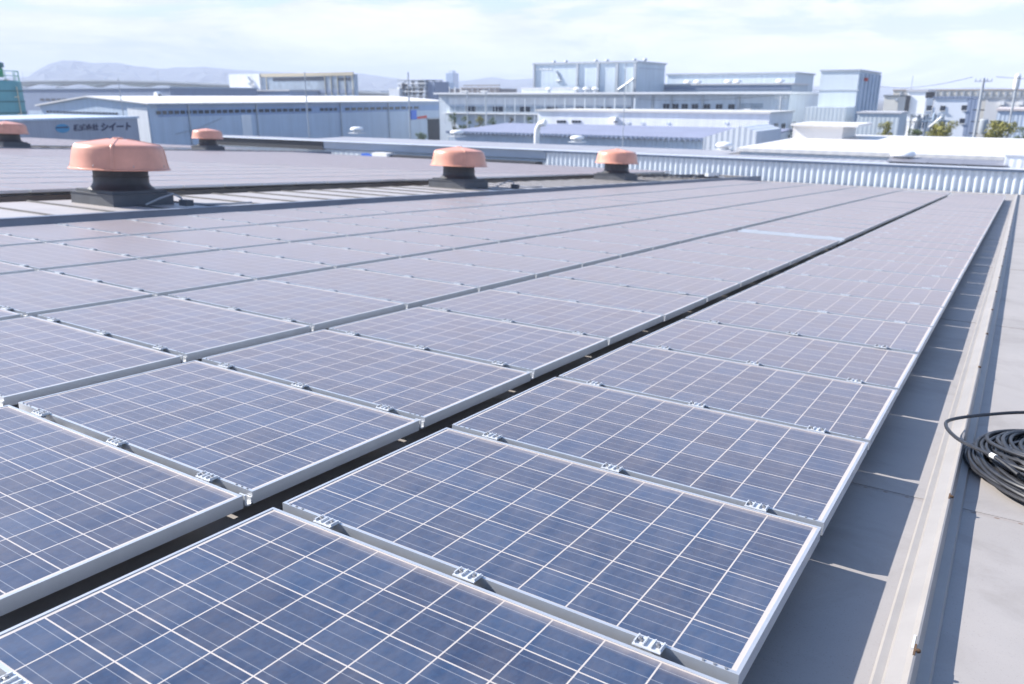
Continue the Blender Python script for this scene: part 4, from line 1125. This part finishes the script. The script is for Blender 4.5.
# distant filler blocks across the middle and right
rng = random.Random(4)
for k in range(9):
    u0 = 350 + 20 * k if k < 4 else 860 + 14 * k; wd_ = rng.uniform(7, 16); Y = 700 + 40 * k
    v = rng.uniform(90.5, 93.5)
    B = simple('distant_block', f'small hazy {["white", "grey", "cream"][k % 3]} block far off on the skyline, {nth(k)} from the left', u0, u0 + wd_, v, Y, [WHITE_W, GREY_W, CREAM][k % 3], 20)
    B['group'] = 'hazy blocks on the skyline'
    for j in range(3): on_y(B, 'window_band', WINDOW_PALE, u0 + .8, v + 1 + 1.3 * j, u0 + wd_ - .8, v + 1.5 + 1.3 * j, Y, .2)

# ------------------------------------------------------------------ trees, poles, wires
LEAF = {}
def leaf_mat(name, col):
    m = bpy.data.materials.new(name); m.use_nodes = True
    N, L = m.node_tree.nodes, m.node_tree.links; b = N['Principled BSDF']
    oi = N.new('ShaderNodeNewGeometry'); rp = N.new('ShaderNodeMix'); rp.data_type = 'RGBA'
    rp.inputs['A'].default_value = (*[c * .55 for c in col], 1); rp.inputs['B'].default_value = (*[c * 1.5 for c in col], 1)
    L.new(oi.outputs['Random Per Island'], rp.inputs['Factor']); L.new(rp.outputs['Result'], b.inputs['Base Color'])
    b.inputs['Roughness'].default_value = .6; return m
LEAFY = leaf_mat('leaf_yellow_green', (.20, .19, .03)); LEAFG = leaf_mat('leaf_green', (.08, .12, .035)); LEAFB = leaf_mat('leaf_olive', (.10, .085, .03))
BARK = mat('bark', (.10, .075, .055), .9, 0, .3, 8)
def tree(label, u, v_top, v_base, Y, wpx, lm_, name='tree', n=2600, cat='tree'):
    top = hit(u, v_top, 1, Y); base = hit(u, v_base, 1, Y)
    sc = np.linalg.norm(top - CAM) / F_PX
    H = top[2]; r = wpx / 2 * sc; crown_h = (v_base - v_top) * sc
    t = thing(name, label, cat, loc=(top[0], Y, 0)); t['world_parts'] = 0
    rg = random.Random(int(u * 7))
    tk = MB(); tk.tube([(0, 0, 0), (.1, 0, H * .35), (0, .1, H * .6), (0, 0, H * .9)], max(.12, r * .13), 8, .04)
    for k in range(6):
        a = k * 1.05; tk.tube([(0, 0, H * (.45 + .06 * k)), (r * .4 * math.cos(a), r * .4 * math.sin(a), H * (.55 + .06 * k)), (r * .75 * math.cos(a), r * .75 * math.sin(a), H * (.62 + .055 * k))], .09, 5, .02)
    tk.build('trunk', BARK, t, True)
    cz_ = H - crown_h * .55
    clumps = [(rg.gauss(0, .42) * r, rg.gauss(0, .42) * r, cz_ + rg.uniform(-.5, .45) * crown_h * 1.0, r * rg.uniform(.28, .5)) for _ in range(16)] + [(0, 0, H - r * .3, r * .38)]
    c = MB()
    for _ in range(n):
        x, y, z, q = rg.choice(clumps)
        d = Vector((rg.gauss(0, 1), rg.gauss(0, 1), rg.gauss(0, 1))).normalized() * q * rg.uniform(.55, 1.05)
        p = Vector((x, y, z)) + d; s = r * rg.uniform(.045, .09)
        e1 = Vector((rg.gauss(0, 1), rg.gauss(0, 1), rg.gauss(0, .6))).normalized() * s; e2 = e1.cross(d).normalized() * s * .6 if e1.cross(d).length > 1e-4 else Vector((0, 0, s))
        if p.z > H: p.z = H
        c.add([p - e1, p - e2, p + e1, p + e2], [(0, 1, 2, 3)])
    c.build('crown', lm_, t)
tree('small yellow-green tree in front of the grey box building', 887.5, 121.5, 138, 84, 15, LEAFY)
tree('bushy yellow-green tree in front of the white house', 940, 121.2, 140, 84, 24, LEAFY)
tree('broad yellow-green tree at the foot of the right-hand pole', 1003.5, 121.2, 142, 84, 28, LEAFY)
tree('dark green bush at the right edge beside the broad tree', 1022, 127, 142, 86, 14, LEAFG)
tree('low green bush between the grey box and the bushy tree', 915.5, 129, 140, 84, 14, LEAFG)
tree('small dark tree between the white workshop and the box tower', 794.5, 122, 142, 108, 8, LEAFG)
tree('leafy green tree left of the yellow shrub before the long factory', 454.5, 112.5, 135, 104, 10, LEAFG)
tree('green tree behind the lamp poles before the long factory', 467, 116, 135, 106, 11, LEAFG)
tree('yellow shrub between two lamp poles before the long factory', 479.5, 115.5, 135, 104, 10, LEAFY)
tree('dark shrub beside the right lamp pole before the long factory', 493, 117, 135, 106, 10, LEAFG)
tree('brownish shrub before the long factory wall', 511, 117, 134, 106, 8, LEAFB)
tree('dark green shrub at the left end of the white workshop', 529, 116.5, 134, 104, 10, LEAFG)
tree('low bush at the foot of the warehouse loading door', 420.5, 132, 142, 78, 9, LEAFG)

def pole(label, u, v_top, Y, r0, name='lamp_pole', cat='pole', lamp=False, lean=0):
    P = hit(u, v_top, 1, Y)
    t = thing(name, label, cat, loc=(P[0], Y, 0)); t['world_parts'] = 0
    MB().tube([(0, 0, 0), (0, 0, P[2] * .5), (lean, 0, P[2])], r0, 10, r0 * .7).build('shaft', STEEL, t, True)
    if lamp: MB().box(-.9, -.2, P[2] + .01, .2, .2, P[2] + .2).build('lamp_head', WHITE_P, t)
    return t, P
pole('thin tall antenna pole in front of the company lettering', 118, 78, 70, .085, 'antenna_pole')
pole('thin tall antenna pole in front of the warehouse wall', 304.5, 72, 64, .08, 'antenna_pole')
pole('thin pale pole beside the blue warehouse sign', 408, 72, 68, .10, 'flag_pole')
pole('left pale lamp pole before the long factory', 467, 92, 100, .14, lamp=True)
pole('right pale lamp pole before the long factory', 486, 92, 100, .14, lamp=True)
pole('slim pale pole in front of the white workshop', 626, 62, 70, .05, 'antenna_pole')
def util(label, u, vt, Y, arms=True, transformer=False, head=False, r0=.19):
    t, P = pole(label, u, vt, Y, r0, 'utility_pole', 'utility pole')
    H = P[2]
    if arms:
        a = MB()
        for k, z in enumerate((H - .35, H - 1.3)): a.box(-.75 + .2 * k, -.05, z, .75 - .2 * k, .05, z + .10)
        a.build('crossarm', STEEL, t)
        ins = MB()
        for xx in (-.68, -.3, .3, .68): ins.lathe([(.05, H - .25), (.06, H - .15), (.03, H - .03)], 8, (xx, 0, 0))
        ins.build('insulators', STEEL, t, True)
    if transformer:
        MB().lathe([(.36, H - 5.2), (.40, H - 5.1), (.40, H - 3.9), (.3, H - 3.8)], 14, (.62, 0, 0)).build('transformer', STEEL, t, True)
        st_ = MB()
        for k in range(5): st_.box(-.5, -.05, H - 3 - 1.1 * k, .5, .05, H - 2.9 - 1.1 * k)
        st_.build('step_bolts', DARK, t)
    if head: MB().lathe([(.2, H - .7), (.27, H - .5), (.27, H + .6), (.1, H + .8)], 14).build('pole_head', WHITE_P, t, True)
    return Vector((P[0], Y, H))
U1 = util('tall concrete utility pole with crossarms and transformer at the right', 984, 78, 92, True, True)
U2 = util('dark utility pole with pale head at the right edge', 1017, 82, 96, False, False, True, .15)
U3 = util('utility pole with crossarm at the corner of the white workshop', 781.5, 96, 112, True)
util('thin dark mast on the white tower house', 913, 76, 152, False, False, False, .08)
def wire(a, b, sag, label):
    A, B = Vector(a), Vector(b); pts = []
    for k in range(25):
        f = k / 24; p = A.lerp(B, f); p.z -= sag * 4 * f * (1 - f); pts.append(p)
    o = MB().tube(pts, .022, 4).build('overhead_wire', DARK); tag(o, label, 'wire', 'overhead wires')
wire(U1 + Vector((-1, 0, .1)), hit(870, 84, 1, 150), .8, 'overhead wire from the tall utility pole towards the box tower')
wire(U1 + Vector((1, 0, .1)), U1 + Vector((38, 2, .2)), .9, 'overhead wire from the tall utility pole to the right')
wire(U3 + Vector((-1, 0, .1)), U3 + Vector((-36, 18, .2)), .8, 'overhead wire from the workshop pole to the left')

# drop helper properties
for o in bpy.data.objects:
    if 'world_parts' in o: del o['world_parts']
